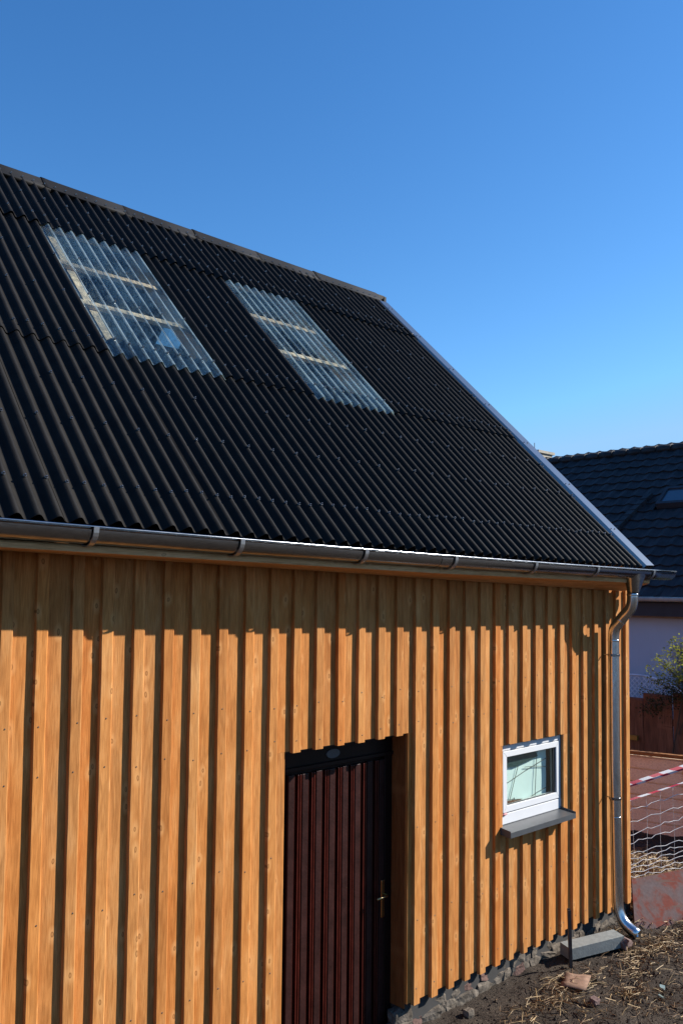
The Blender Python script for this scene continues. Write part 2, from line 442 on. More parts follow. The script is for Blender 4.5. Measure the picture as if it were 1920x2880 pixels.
def autosmooth(o, ang=40):
    me = o.data
    me.polygons.foreach_set('use_smooth', [True] * len(me.polygons))
    try: me.set_sharp_from_angle(angle=R(ang))
    except Exception: pass

def bevel(o, w=.003, seg=1):
    b = o.modifiers.new('bevel', 'BEVEL'); b.width = w; b.segments = seg; b.limit_method = 'ANGLE'
    return o

# =================================================================== GROUND
def axis(dense0, dense1, step, far, growth=1.25):
    a = []; x = dense0
    while x <= dense1: a.append(x); x += step
    d = step; x = dense0; lo = []
    while x > -far: d *= growth; x -= d; lo.append(x)
    d = step; x = a[-1]; hi = []
    while x < far: d *= growth; x += d; hi.append(x)
    return list(reversed(lo)) + a + hi

def gh(x, y):
    near = math.exp(-((x - 8) ** 2 + (y - 4) ** 2) / 40.0)
    h = .05 * noise.noise(Vector((x * 1.1, y * 1.1, 3))) * near
    f = 1.0 if (3 < x < 13 and 1.5 < y < 8.5) else .0
    if f:
        h += .022 * noise.noise(Vector((x * 6, y * 6, 1.3))) + .012 * noise.noise(Vector((x * 17, y * 17, 4.1))) + .006 * noise.noise(Vector((x * 41, y * 41, 9.1)))
    # soil heaped up in front of the red board
    h += .06 * math.exp(-(((x - 8.6) / .5) ** 2 + ((y - 3.95) / .16) ** 2))
    h += .10 * math.exp(-(((x - 9.6) / .6) ** 2 + ((y - 5.2) / .9) ** 2))
    h += .07 * math.exp(-(((x - 8.75) / .3) ** 2 + ((y - 4.9) / .3) ** 2))
    # bank sloping down along the plinth to the left
    if x < 5.05 and y > 4.55: h -= .30
    if x < 6.4: h -= .03 * min(1.0, 6.4 - x)
    return h
xs = axis(4.6, 11.6, .028, 400); ys = axis(2.7, 6.4, .028, 400)
g = MB().grid([[(x, y, gh(x, y)) for x in xs] for y in ys])
ground = g.obj('ground', M['soil'], None, True, (0, 0, 0), kind='structure')

# =================================================================== BARN
barn = empty('barn', (4, 4.6, 0), label='timber clad barn with black corrugated roof, zinc gutter and dark red door', category='barn')
WX0, WX1 = -1.3, 8.375          # wall ends
YA, YB = 4.50, 4.528            # faces of the cover battens and of the boards behind
ZP = 2.6
def lean(x, z): return .0055 * (x - 4.2) * (z - ZP)
def soffz(x): return 3.39 - .0265 * (x - 1.88)

# backing wall with holes for door and window
DX0, DX1, DZ = 3.83, 5.062, 2.12
WNX0, WNX1, WNZ0, WNZ1 = 6.262, 7.185, 1.24, 1.90
bw = MB()
def wallbox(x0, x1, z0, z1): bw.box(x0, x1, 4.553, 4.68, z0, z1)
wallbox(WX0, DX0, .02, 3.42); wallbox(DX0, DX1, DZ, 3.40); wallbox(DX1, WNX0, .02, 3.36)
wallbox(WNX0, WNX1, .02, WNZ0); wallbox(WNX0, WNX1, WNZ1, 3.3); wallbox(WNX1, WX1 - .03, .02, 3.26)
wall = bw.obj('front_wall', M['black'], barn, origin=(4, 4.6, 0))

def plank(name, x0, x1, y0, y1, z0, z1, parent, m, jit=.0016, seed=0, edge=.0):
    """a sawn board standing upright with slightly wavy edges"""
    n = max(2, int((z1 - z0) / .16))
    r = random.Random(seed)
    rows = []
    bowx = r.uniform(-.002, .002)
    mb = MB(); i0 = 0
    for k in range(n + 1):
        z = z0 + (z1 - z0) * k / n
        t = k / n
        b = bowx * math.sin(math.pi * t)
        a = x0 + b + r.uniform(-jit, jit) + lean(x0, z); c = x1 + b + r.uniform(-jit, jit) + lean(x1, z)
        e = .0025
        ring = [(a + e, y0, z), (c - .0075, y0, z), (c, y0 + .0032, z), (c, y1, z), (a, y1, z), (a, y0 + e, z)]
        rows.append(ring)
    for k, ring in enumerate(rows):
        mb.v += ring
        if k:
            for j in range(6):
                p = (k - 1) * 6 + j; q = (k - 1) * 6 + (j + 1) % 6
                mb.f.append((p, q, q + 6, p + 6))
    mb.f.append(tuple(range(5, -1, -1))); mb.f.append(tuple(len(mb.v) - 6 + j for j in range(6)))
    return mb.obj(name, m, parent, origin=((x0 + x1) / 2, y1, z0))

# batten left and right edges read from the photograph (metres along the wall)
A = [(1.913, 1.978), (2.103, 2.171), (2.306, 2.373), (2.485, 2.559), (2.688, 2.759), (2.886, 2.956), (3.078, 3.150),
     (3.281, 3.351), (3.488, 3.559), (3.692, 3.763), (3.894, 3.964), (4.095, 4.168), (4.300, 4.369), (4.504, 4.573),
     (4.706, 4.781), (4.903, 4.977), (5.113, 5.182), (5.314, 5.389), (5.518, 5.590), (5.720, 5.793), (5.916, 5.990)]
for l_ in (6.12, 6.31, 6.512, 6.711, 6.907, 7.102, 7.306, 7.5, 7.706, 7.917, 8.109): A.append((l_, l_ + .072))
A.append((8.303, 8.377))
x = 1.913
while x > WX0 + .1:
    x -= .198; A.insert(0, (x, x + .070))
DOORTOP = 2.125
def bottom(x): return .163
zoneA = 0
seed = 100
scr = MB()
for i, (a, b) in enumerate(A):
    seed += 1
    top = soffz(a) + .012
    t = random.uniform(-.0015, .0015)
    zb = bottom(a) + random.uniform(-.003, .003)
    if DX0 < a < DX1 - .02:
        zb = DOORTOP + random.uniform(-.003, .003)
    pieces = [(zb, top)]
    if WNX0 < a and b < WNX1 + .01:
        pieces = [(1.918 - (.002 if i % 2 else 0), top), (zb, 1.19)]
    for (z0, z1) in pieces:
        plank('cover_batten', a, b, YA + t, YB + .0006, z0, z1, wall, M['larch'], seed=seed)
    for zz in (2.45, 2.19, 1.46, .78, .3):
        if any(z0 < zz < z1 for z0, z1 in pieces):
            c = (a + b) / 2 + random.uniform(-.012, .012) + lean(a, zz); zq = zz + random.uniform(-.03, .03)
            scr.tube([(c, YA + t + .001, zq), (c, YA + t - .0025, zq)], [.0055, .0035], 6)
scr.obj('screw_heads', M['screw'], wall, kind='stuff', label='small steel screw heads down the cover battens')
# boards behind, one under every pair of battens
for i in range(len(A) - 1):
    seed += 1
    a = (A[i][0] + A[i][1]) / 2 + .004; b = (A[i + 1][0] + A[i + 1][1]) / 2 - .004
    top = soffz(a) + .012
    zb = bottom(a) + .02 + random.uniform(-.003, .003)
    pc = [(zb, top, a, b)]
    if A[i][0] > 3.6 and A[i][0] < 3.75:   # left of the door
        pc = [(zb, DOORTOP + .008, a, 3.852), (DOORTOP + .0085, top, a, b)]
    elif DX0 < A[i][0] < DX1 - .2:
        pc = [(DOORTOP + .008, top, a, b)]
    elif DX1 - .2 <= A[i][0] < DX1:
        pc = [(DOORTOP + .008, top, a, b), (zb, DOORTOP + .0075, DX1 + .002, b)]
    elif a < WNX0 + .04 and b > WNX0 and b < 6.5:
        if WNX0 - a > .05: pc = [(1.905, top, a, b), (1.2, 1.9045, a, WNX0 + .003), (zb, 1.1995, a, b)]
        else: pc = [(1.905, top, a, b), (zb, 1.2, a, b)]
    elif a >= WNX0 - .0 and b < WNX1: pc = [(1.905, top, a, b), (zb, 1.2, a, b)]
    elif a < WNX1 and b > WNX1: pc = [(1.905, top, a, b), (1.2, 1.9045, WNX1 + .012, b), (zb, 1.1995, a, b)]
    for (z0, z1, p, q) in pc:
        plank('cladding_board', p, q, YB + random.uniform(-.001, .001), 4.552, z0, z1, wall, M['larch'], seed=seed, jit=.0006)
# door reveals
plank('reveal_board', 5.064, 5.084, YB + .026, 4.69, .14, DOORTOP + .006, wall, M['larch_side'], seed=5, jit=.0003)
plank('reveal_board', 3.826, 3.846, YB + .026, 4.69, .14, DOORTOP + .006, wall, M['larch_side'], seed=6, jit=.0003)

# gable wall (faces away from the photograph) and the other walls that close the barn
gb = MB()
def roofz(y): return 3.45 + (y - 4.17) * math.tan(R(44.7)) - .068
RY = 7.80
gv = [(4.56, .05), (4.56, roofz(4.56)), (RY, roofz(RY)), (11.04, roofz(4.56)), (11.04, .05)]
i = len(gb.v)
for X in (WX1 - .03, WX1 - .13):
    gb.v += [(X - .085 * max(0, z - 3.1), y, z) for y, z in gv]
gb.f += [(0, 1, 2, 3, 4), (9, 8, 7, 6, 5)] + [(k, 5 + k, 5 + (k + 1) % 5, (k + 1) % 5) for k in range(5)]
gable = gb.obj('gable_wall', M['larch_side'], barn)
gc = MB(); y = 4.60
k = 0
while y < 11.0:
    top = roofz(min(y, 2 * RY - y)) - .02 if y < RY else roofz(2 * RY - y - .12) - .02
    if k % 2 == 0:
        d_ = .085 * max(0, top - 3.1)
        xa, xb = WX1 - .029, WX1 - .001
        gc.hexa([(xa, y, .17), (xb, y, .17), (xb, y + .07, .17), (xa, y + .07, .17), (xa - d_, y, top), (xb - d_, y, top), (xb - d_, y + .07, top), (xa - d_, y + .07, top)])
    y += .1; k += 1
gc.obj('gable_battens', M['larch'], gable, kind='stuff')
ob = MB(); ob.box(WX0, WX1 - .14, 11.0, 11.1, .02, 3.6)
rw = ob.obj('rear_wall', M['black'], barn)
ob = MB(); ob.v = [(WX0, y, z) for y, z in gv] + [(WX0 - .1, y, z) for y, z in gv]
ob.f = [(4, 3, 2, 1, 0), (5, 6, 7, 8, 9)] + [((k + 1) % 5, 5 + (k + 1) % 5, 5 + k, k) for k in range(5)]
ob.obj('far_gable_wall', M['black'], barn)
MB().box(WX0, WX1 - .14, 4.7, 11.0, 2.75, 2.85).obj('loft_floor', M['black'], barn)

# ------------------------------------------------------------------ plinth of rubble stones
pl = MB().box(WX0, 3.845, 4.585, 4.80, -.5, .165).box(5.066, 8.33, 4.585, 4.80, -.5, .165)
plinth = pl.obj('plinth', M['mortar'], barn)
def stone_mesh(sd, w, h, d):
    bm = bmesh.new()
    bmesh.ops.create_cube(bm, size=1.0)
    bmesh.ops.subdivide_edges(bm, edges=bm.edges[:], cuts=2, use_grid_fill=True)
    for v in bm.verts:
        p = v.co.copy()
        q = p.normalized() * .62
        v.co = p.lerp(q, .35)
        nz = noise.noise_vector(p * 2.3 + Vector((sd, sd * 2, 0)))
        v.co += nz * .14
        v.co = Vector((v.co.x * w, v.co.y * d, v.co.z * h))
    me = bpy.data.meshes.new('stone'); bm.to_mesh(me); bm.free()
    return me
x = 4.95
sd = 0
while x < 8.3:
    w = random.uniform(.10, .24); sd += 3
    for row in range(2):
        ww = w * random.uniform(1.0, 1.3); hh = random.uniform(.08, .12)
        me = stone_mesh(sd + row * 17, ww, hh, .10)
        me.materials.append(M['redstone'] if random.random() < .16 else M['stone'])
        o = bpy.data.objects.new('stone', me); COL.objects.link(o)
        o.location = (x + w / 2 + row * .03, 4.615 - random.uniform(0, .012) - (.015 if row == 0 else 0), gh(x, 4.5) + .02 + row * .085)
        o.rotation_euler = (random.uniform(-.2, .2), random.uniform(-.25, .25), random.uniform(-.2, .2))
        attach(o, plinth)
    x += w * .92

# ------------------------------------------------------------------ door
dr = MB().box(3.85, 5.06, 4.725, 4.765, -.3, 1.965)
door = dr.obj('door', M['mahogdark'], barn, label='dark mahogany door with upright ribs deep in the wall opening')
fr = MB()
fr.box(3.848, 5.06, 4.69, 4.77, 1.966, 2.16)
fr.box(3.852, 5.058, 4.672, 4.69, 1.955, 1.985)
fr.box(4.985, 5.062, 4.69, 4.724, -.3, 1.954)
bevel(fr.obj('door_frame', M['mahogdark'], door), .004)
x = 4.032
k = 0
while x < 4.95:
    w = .056
    m1 = MB().box(x, x + w, 4.697, 4.7245, -.3, 1.93 - (k % 2) * .004)
    bevel(m1.obj('door_plank', M['mahogflat'], door), .005, 2)
    for dx in (.088, .110):
        if x + dx + .012 < 4.975:
            m2 = MB().box(x + dx, x + dx + .013, 4.700, 4.7245, -.3, 1.925)
            bevel(m2.obj('bead', M['mahog'], door), .004, 2)
    m3 = MB().box(x + w + .006, x + w + .014, 4.708, 4.7245, -.3, 1.926)
    bevel(m3.obj('bead', M['mahog'], door), .003, 1)
    x += .1285; k += 1
m1 = MB().box(3.856, 3.895, 4.70, 4.7245, -.3, 1.93); bevel(m1.obj('door_plank', M['mahogflat'], door), .005, 2)
m1 = MB().box(3.93, 3.99, 4.70, 4.7245, -.3, 1.93); bevel(m1.obj('door_plank', M['mahogflat'], door), .005, 2)
# oval plate on the frame head
ov = MB()
n_ = 24
c0 = (4.436, 4.69, 2.035)
for yy, s_ in ((4.6895, 1.0), (4.682, .96)):
    ov.v += [(c0[0] + .068 * s_ * math.cos(2 * math.pi * j / n_), yy, c0[2] + .033 * s_ * math.sin(2 * math.pi * j / n_)) for j in range(n_)]
ov.f = [tuple(range(n_, 2 * n_))] + [(j, (j + 1) % n_, n_ + (j + 1) % n_, n_ + j) for j in range(n_)]
ov.obj('oval_plate', M['oval'], door)
bp_ = MB().box(4.95, 4.985, 4.688, 4.696, .775, 1.045)
bevel(bp_.obj('lock_plate', M['brass'], door), .004, 2)
hd = MB(); hd.tube([(4.967, 4.69, .945), (4.967, 4.645, .945), (4.955, 4.635, .945), (4.90, 4.632, .944), (4.848, 4.636, .942)], [.009, .008, .009, .0085, .0095], 10)
hd.obj('door_handle', M['brass'], door, smooth=True)

# ------------------------------------------------------------------ window
FY = 4.560
wf = MB()
wf.box(6.262, 6.285, FY, 4.63, 1.262, 1.905); wf.box(7.157, 7.185, FY, 4.63, 1.262, 1.905)
wf.box(6.285, 7.157, FY, 4.63, 1.850, 1.905); wf.box(6.262, 7.185, FY - .004, 4.63, 1.243, 1.330)
window = wf.obj('window', M['pvc'], barn, label='small white plastic window with tilted grey sill')
bevel(window, .004, 2)
sa = MB()
sx0, sx1, sz0, sz1 = 6.291, 7.151, 1.338, 1.846
gx0, gx1, gz0, gz1 = 6.349, 7.106, 1.392, 1.796
def frame4(mb, x0, x1, z0, z1, a0, a1, b0, b1, y0, y1):
    o4 = [(x0, z0), (x1, z0), (x1, z1), (x0, z1)]; i4 = [(a0, b0), (a1, b0), (a1, b1), (a0, b1)]
    for k in range(4):
        p, q = o4[k], o4[(k + 1) % 4]; r_, s_ = i4[(k + 1) % 4], i4[k]
        mb.hexa([(p[0], y1, p[1]), (q[0], y1, q[1]), (r_[0], y1, r_[1]), (s_[0], y1, s_[1]),
                 (p[0], y0, p[1]), (q[0], y0, q[1]), (r_[0], y0, r_[1]), (s_[0], y0, s_[1])])
    return mb
frame4(sa, sx0, sx1, sz0, sz1, gx0, gx1, gz0, gz1, FY - .006, 4.62)
sash = sa.obj('sash', M['pvc'], window); bevel(sash, .003, 2)
gk = MB(); frame4(gk, gx0 + .0003, gx1 - .0003, gz0 + .0003, gz1 - .0003, gx0 + .005, gx1 - .028, gz0 + .005, gz1 - .005, FY + .008, 4.585)
gk.obj('gasket', M['gasket'], window)
MB().box(gx0 + .001, gx1 - .001, FY + .012, FY + .016, gz0 + .001, gz1 - .001).obj('pane', M['glass'], window)
rv = MB().box(7.186, 7.196, 4.53, 4.63, 1.25, 1.90)
rv.obj('side_lining', M['pvc'], window)
MB().box(6.262, 7.197, 4.532, 4.63, 1.9052, 1.913).obj('head_lining', M['pvc'], window)
# perforated plastic strips hanging at the head
for k, (a, b) in enumerate([q for q in A if WNX0 - .1 < q[0] < WNX1 - .05]):
    h_ = MB().hexa([(b - .01, 4.535, 1.903), (b + .075, 4.535, 1.903), (b + .075, 4.552, 1.895), (b - .01, 4.552, 1.895),
                    (b - .01, 4.533, 1.906), (b + .075, 4.533, 1.906), (b + .075, 4.552, 1.899), (b - .01, 4.552, 1.899)])
    h_.obj('vent_strip', M['sill'], window)
si = MB()
X0, X1 = 6.180, 7.165
si.hexa([(X0, 4.565, 1.238), (X1, 4.565, 1.238), (X1, 4.400, 1.222), (X0, 4.400, 1.222),
         (X0, 4.565, 1.2415), (X1, 4.565, 1.2415), (X1, 4.400, 1.2255), (X0, 4.400, 1.2255)])
si.hexa([(X0, 4.4005, 1.184), (X1, 4.4005, 1.184), (X1, 4.403, 1.222), (X0, 4.403, 1.222),
         (X0, 4.397, 1.184), (X1, 4.397, 1.184), (X1, 4.397, 1.2262), (X0, 4.397, 1.2262)])
for xe in (X0 - .004, X1):
    si.hexa([(xe, 4.562, 1.205), (xe + .004, 4.562, 1.205), (xe + .004, 4.398, 1.182), (xe, 4.398, 1.182),
             (xe, 4.562, 1.262), (xe + .004, 4.562, 1.262), (xe + .004, 4.398, 1.240), (xe, 4.398, 1.240)])
si.obj('sill', M['sill'], window)
cl = MB().tube([(6.266, 4.553, 1.325), (6.30, 4.550, 1.327), (6.335, 4.550, 1.331)], [.006, .010, .008], 8)
cl.obj('strap_end', M['pinkclip'], window, smooth=True, label='pink strap end caught in the sash corner')

# pale sheet and cords standing close behind the glass
ps = MB()
rows = []
for iz in range(9):
    z = 1.25 + iz * .09
    rows.append([(6.15 + ix * .10, 4.632 + .004 * noise.noise(Vector((ix * .9, iz * .7, 2))) + .003 * math.sin(ix * 1.3), z) for ix in range(10)])
ps.grid(rows)
psh = ps.obj('plastic_sheet', M['plastic'], None, True, label='pale plastic sheet hanging behind the small white window', category='plastic sheet')
cd_ = MB()
for a, b in (((6.20, 1.30), (6.34, 1.74)), ((6.44, 1.33), (6.66, 1.80)), ((6.85, 1.30), (6.90, 1.86)), ((6.15, 1.60), (6.45, 1.56)), ((6.45, 1.56), (7.05, 1.70)),
             ((6.15, 1.44), (6.75, 1.38)), ((6.75, 1.38), (7.05, 1.44)), ((6.15, 1.36), (6.6, 1.30)), ((6.70, 1.66), (7.05, 1.62)), ((6.5, 1.36), (6.54, 1.42)), ((6.54, 1.42), (6.56, 1.33))):
    cd_.tube([(a[0], 4.618, a[1]), ((a[0] + b[0]) / 2, 4.619, (a[1] + b[1]) / 2 + .006), (b[0], 4.618, b[1])], .0028, 5)
co = cd_.obj('cord_net', M['cord'], None, label='net of thin dark cords behind the glass of the small window', category='net')
tp = MB(); pg = [(6.33, 1.80), (6.845, 1.80), (6.895, 1.733), (6.75, 1.706), (6.55, 1.682), (6.33, 1.704)]  # added dark sheet cut to the jagged shadow of the window head
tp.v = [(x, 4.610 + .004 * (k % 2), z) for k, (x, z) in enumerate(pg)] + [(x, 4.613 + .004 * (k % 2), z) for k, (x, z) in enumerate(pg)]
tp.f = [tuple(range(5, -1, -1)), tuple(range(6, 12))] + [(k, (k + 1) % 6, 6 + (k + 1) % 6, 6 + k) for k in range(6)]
tp.obj('shadow_sheet', M['teal'], None, label='dark teal sheet added as the shadow of the window head across the top of the small window', category='shadow_sheet')
dk = MB().hexa([(6.10, 4.600, 1.20), (6.62, 4.600, 1.20), (6.62, 4.625, 1.20), (6.10, 4.625, 1.20), (6.10, 4.600, 1.43), (6.66, 4.600, 1.39), (6.66, 4.625, 1.39), (6.10, 4.625, 1.43)])
dk.obj('timber_offcut', M['oldwood'], None, label='dark timber offcut leaning inside the lower corner of the small window', category='timber')

# ------------------------------------------------------------------ eave boards
def gutz(x): d = x - 1.75; return 3.515 - .0215 * d + .00105 * d * d
jo = [WX0, 1.6, 5.05, 8.26]
for k in range(3):
    a, b = jo[k] + .0015, jo[k + 1] - .0015
    s_ = MB().hexa([(a, 4.485, soffz(a) - .004), (b, 4.485, soffz(b) - .004), (b, 4.21, gutz(b) - .125), (a, 4.21, gutz(a) - .125),
                    (a, 4.49, soffz(a) + .022), (b, 4.49, soffz(b) + .022), (b, 4.205, gutz(b) - .10), (a, 4.205, gutz(a) - .10)])
    s_.v[0:0] = []
    s_.obj('soffit_board', M['spruce'], barn)
    s_ = MB().hexa([(a, 4.205, gutz(a) - .1), (b, 4.205, gutz(b) - .1), (b, 4.235, gutz(b) - .1), (a, 4.235, gutz(a) - .1),
                    (a, 4.215, 3.43), (b, 4.215, 3.39), (b, 4.245, 3.39), (a, 4.245, 3.43)])
    s_.obj('fascia_board', M['spruce'], barn)

# ------------------------------------------------------------------ roof
TA = math.tan(R(44.7)); CA = math.cos(R(44.7)); SA = math.sin(R(44.7))
PITCHW = .1125; AMP = .0215; CX0 = 1.868
def warp(x, y):
    return (.046 - (x - 3) * .0185) * (y - 4.17)
def rp3(x, y, off):      # a point on the crest plane moved by off along the roof normal; y runs up the slope
    return (x + warp(x, y), y - off * SA, 3.45 + (y - 4.17) * TA + off * CA)
# rafters and laths
rf = MB()
x = -.80
while x < 8.2:
    rf.hexa([rp3(x, 4.30, -.22), rp3(x + .07, 4.30, -.22), rp3(x + .07, 7.78, -.22), rp3(x, 7.78, -.22),
             rp3(x, 4.30, -.085), rp3(x + .07, 4.30, -.085), rp3(x + .07, 7.78, -.085), rp3(x, 7.78, -.085)])
    x += .985
roof = rf.obj('roof', M['bare'], barn, origin=(4, 4.2, 3.4))
LATH = [4.42, 4.92, 5.28, 5.72, 6.16, 6.61, 7.08, 7.5]
for y in LATH:
    q = MB().hexa([rp3(WX0, y, -.080), rp3(8.06, y, -.080), rp3(8.06, y + .045, -.080), rp3(WX0, y + .045, -.080),
                   rp3(WX0, y, -.045), rp3(8.06, y, -.045), rp3(8.06, y + .045, -.045), rp3(WX0, y + .045, -.045)])
    q.obj('roof_lath', M['bare'], roof)
# dark felt closing the eave under the sheets
q = MB().hexa([rp3(WX0, 4.285, -.09), rp3(8.1, 4.25, -.09), rp3(8.1, 5.50, -.083), rp3(WX0, 5.50, -.083),
               rp3(WX0, 4.285, -.083), rp3(8.1, 4.25, -.083), rp3(8.1, 5.50, -.0815), rp3(WX0, 5.50, -.0815)])
q.obj('roof_underlay', M['dark'], roof)

def eave(x): return 4.285 - (x - 1.9) * .0165
def sheet(name, x0, x1, y0, y1, lift, m, seg=12, thick=.003, sag=0.004, parent=None, seed=0):
    nx = max(6, int(round((x1 - x0) / PITCHW * seg)))
    ny = 9
    def P(x, y, o, t):
        ph = (x - CX0) / PITCHW * 2 * math.pi
        w = AMP * (math.cos(ph) - 1) + .0016 * noise.noise(Vector((x * 3, y * 2.2, seed)))
        s = -sag * math.sin(t * math.pi)
        return rp3(x, y, o + w + s)
    mb = MB()
    for off in (lift + thick, lift):
        rows = []
        for j in range(ny):
            t = j / (ny - 1)
            rows.append([P(x0 + (x1 - x0) * i / nx, (y0(x0 + (x1 - x0) * i / nx) if callable(y0) else y0) * (1 - t) + y1 * t, off + .004 * (1 - t), t) for i in range(nx + 1)])
        mb.grid(rows)
    n = nx + 1; h = ny * n
    # turn the lower sheet over and close the rim
    nf = nx * (ny - 1)
    for k in range(nf, 2 * nf): mb.f[k] = tuple(reversed(mb.f[k]))
    for i in range(nx):
        mb.f.append((i, h + i, h + i + 1, i + 1)); a = (ny - 1) * n
        mb.f.append((a + i, a + i + 1, h + a + i + 1, h + a + i))
    for j in range(ny - 1):
        a = j * n; mb.f.append((a, a + n, h + a + n, h + a)); a += nx
        mb.f.append((a, h + a, h + a + n, a + n))
    o = mb.obj(name, m, parent or roof, origin=rp3(x0, 4.3 if callable(y0) else y0, 0))
    autosmooth(o, 50)
    return o
END = 8.09
H = PITCHW / 2
def cols(first, step, lo, hi, cut=()):
    e = [first]
    while e[0] > lo: e.insert(0, e[0] - step)
    while e[-1] + step < hi: e.append(e[-1] + step)
    e.append(hi)
    return e
S9 = 9 * PITCHW
def snap(x): # a lap lies on the falling flank just right of a crest
    return CX0 + round((x - CX0) / PITCHW) * PITCHW + .36 * PITCHW
e1 = [snap(2.118) + S9 * k for k in range(-3, 6)] + [END]
e1 = [e for e in e1 if e < END - .2] + [END]
r_ = 0
for k in range(len(e1) - 1):
    sheet('roof_sheet', e1[k], e1[k + 1] + (.03 if k < len(e1) - 2 else 0), lambda x: eave(x), 5.76, .0035 * (k % 2), M['bitumen'], seed=r_); r_ += 1
SK1 = (snap(3.00), snap(4.06)); SK2 = (snap(5.01), snap(6.00))
e2 = [snap(2.75) - S9 * 3, snap(2.75) - S9 * 2, snap(2.75) - S9, snap(2.75), SK1[0], SK1[1], SK2[0], SK2[1], SK2[1] + S9, END]
for k in range(len(e2) - 1):
    a, b = e2[k], e2[k + 1]
    if a in (SK1[0], SK2[0]): continue
    sheet('roof_sheet', a, b + (.03 if b not in (END, SK1[0], SK2[0]) else .0), 5.62, 7.16, .009 + .0035 * (k % 2), M['bitumen'], seed=r_); r_ += 1
sky_a = sheet('skylight_sheet', SK1[0], SK1[1] + .02, 5.60, 7.14, .0175, M['grp'], thick=.002, seed=50)
sky_b = sheet('skylight_sheet', SK2[0], SK2[1] + .02, 5.60, 7.14, .0175, M['grp'], thick=.002, seed=51)
e3 = [e for e in e1]
for k in range(len(e3) - 1):
    sheet('roof_sheet', e3[k], e3[k + 1] + (.03 if k < len(e3) - 2 else 0), 7.03, 7.69, .0225 + .0035 * (k % 2), M['bitumen'], seed=r_, sag=.002); r_ += 1

# roofing screws on the crests
sm = MB()
def screwat(x, y, off):
    a = Vector(rp3(x, y, off)); nrm = Vector((0, -SA, CA))
    sm.tube([a, a + nrm * .003], [.011, .010], 8)
    sm.tube([a + nrm * .003, a + nrm * .013], [.0075, .005], 6)
k0 = int((WX0 - CX0) / PITCHW) + 1
for (y, every, off) in ((4.50, 1, .008), (4.93, 2, .008), (5.30, 2, .008), (5.72, 1, .016), (6.18, 2, .014), (6.62, 2, .015), (7.12, 1, .030), (7.40, 2, .030)):
    for k in range(k0, 60):
        x = CX0 + k * PITCHW
        if x > END - .02: break
        if every == 2 and (k + int(y * 10)) % 2: continue
        if random.random() < .04 and every == 2: continue
        o_ = off + (.009 if (SK1[0] < x < SK1[1] or SK2[0] < x < SK2[1]) and 5.62 < y < 7.1 else 0)
        screwat(x + random.uniform(-.006, .006), y + random.uniform(-.012, .012), o_)
sm.obj('roofing_screws', M['screw'], roof, kind='stuff', label='zinc roofing screws on the wave crests')

# ridge caps
RT = [WX0]
for v in (-.2, .69, 1.58, 2.48, 3.39, 4.30, 5.20, 6.11, 7.06, 8.16):
    RT.append(v)
for k in range(len(RT) - 1):
    a, b = RT[k] - .06, RT[k + 1]
    lo = .004 * (k % 2)
    prof = []
    def pf(off): # y,z profile from the near skirt over the top
        pts = [(7.622, -.016), (7.628, .012), (7.70, .018), (7.735, .026)]
        out = [((y - (o + off) * SA), 3.45 + (y - 4.17) * TA + (o + off) * CA + .012) for y, o in pts]
        y0_, zt = out[-1]
        for j in range(1, 7):
            an = math.pi * (.80 - .60 * j / 7)
            out.append((y0_ + .036 + .045 * math.cos(an), zt - .026 + .045 * math.sin(an)))
        mir = [(2 * (y0_ + .036) - y_, z_) for y_, z_ in reversed(out[:4])]
        return out + mir
    rows = []
    mb = MB()
    bz = .007
    steps = [(a, 0), (a + .008, bz), (a + .05, bz * .8), (a + .09, .003), ((a + b) / 2, .001), (b, 0)]
    for off2 in (0.0,):
        rows = []
        for (xx, e) in steps:
            rows.append([(xx + warp(xx, 7.6), y_, z_ + lo + e) for y_, z_ in pf(0)])
        mb.grid(rows)
    o = mb.obj('ridge_cap', M['cap'], roof)
    s_ = o.modifiers.new('s', 'SOLIDIFY'); s_.thickness = .004; s_.offset = 0
    autosmooth(o, 60)
# end plate of the ridge and its screws
rs = MB()
for k in range(k0, 60):
    x = CX0 + k * PITCHW
    if x > 8.1: break
    p = Vector(rp3(x, 7.665, .034)); nrm = Vector((0, -SA, CA))
    rs.tube([p, p + nrm * .010], [.009, .006], 6)
rs.obj('ridge_screws', M['screw'], roof, kind='stuff')
# verge flashing on the right hand edge
vf = MB()
def vg(y0, y1):
    def p(x, y, o): q = rp3(x, y, o); return q
    for (xa, xb, oa, ob_) in ((8.095, 8.11, -.02, .022), (8.11, 8.26, .022, .026), (8.26, 8.263, .026, -.12)):
        vf.hexa([p(xa, y0, oa - .002), p(xb + .001, y0, ob_ - .002), p(xb + .001, y1, ob_ - .002), p(xa, y1, oa - .002),
                 p(xa, y0, oa), p(xb, y0, ob_), p(xb, y1, ob_), p(xa, y1, oa)])
vg(4.175, 7.63)
flash = vf.obj('verge_flashing', M['flash'], roof)
fs = MB()
for y in (4.55, 5.05, 5.55, 6.05, 6.55, 7.05, 7.5):
    for x in (8.13, 8.20):
        p = Vector(rp3(x, y, .026)); fs.tube([p, p + Vector((0, -SA, CA)) * .008], [.007, .005], 6)
fs.obj('flashing_screws', M['screw'], flash, kind='stuff')
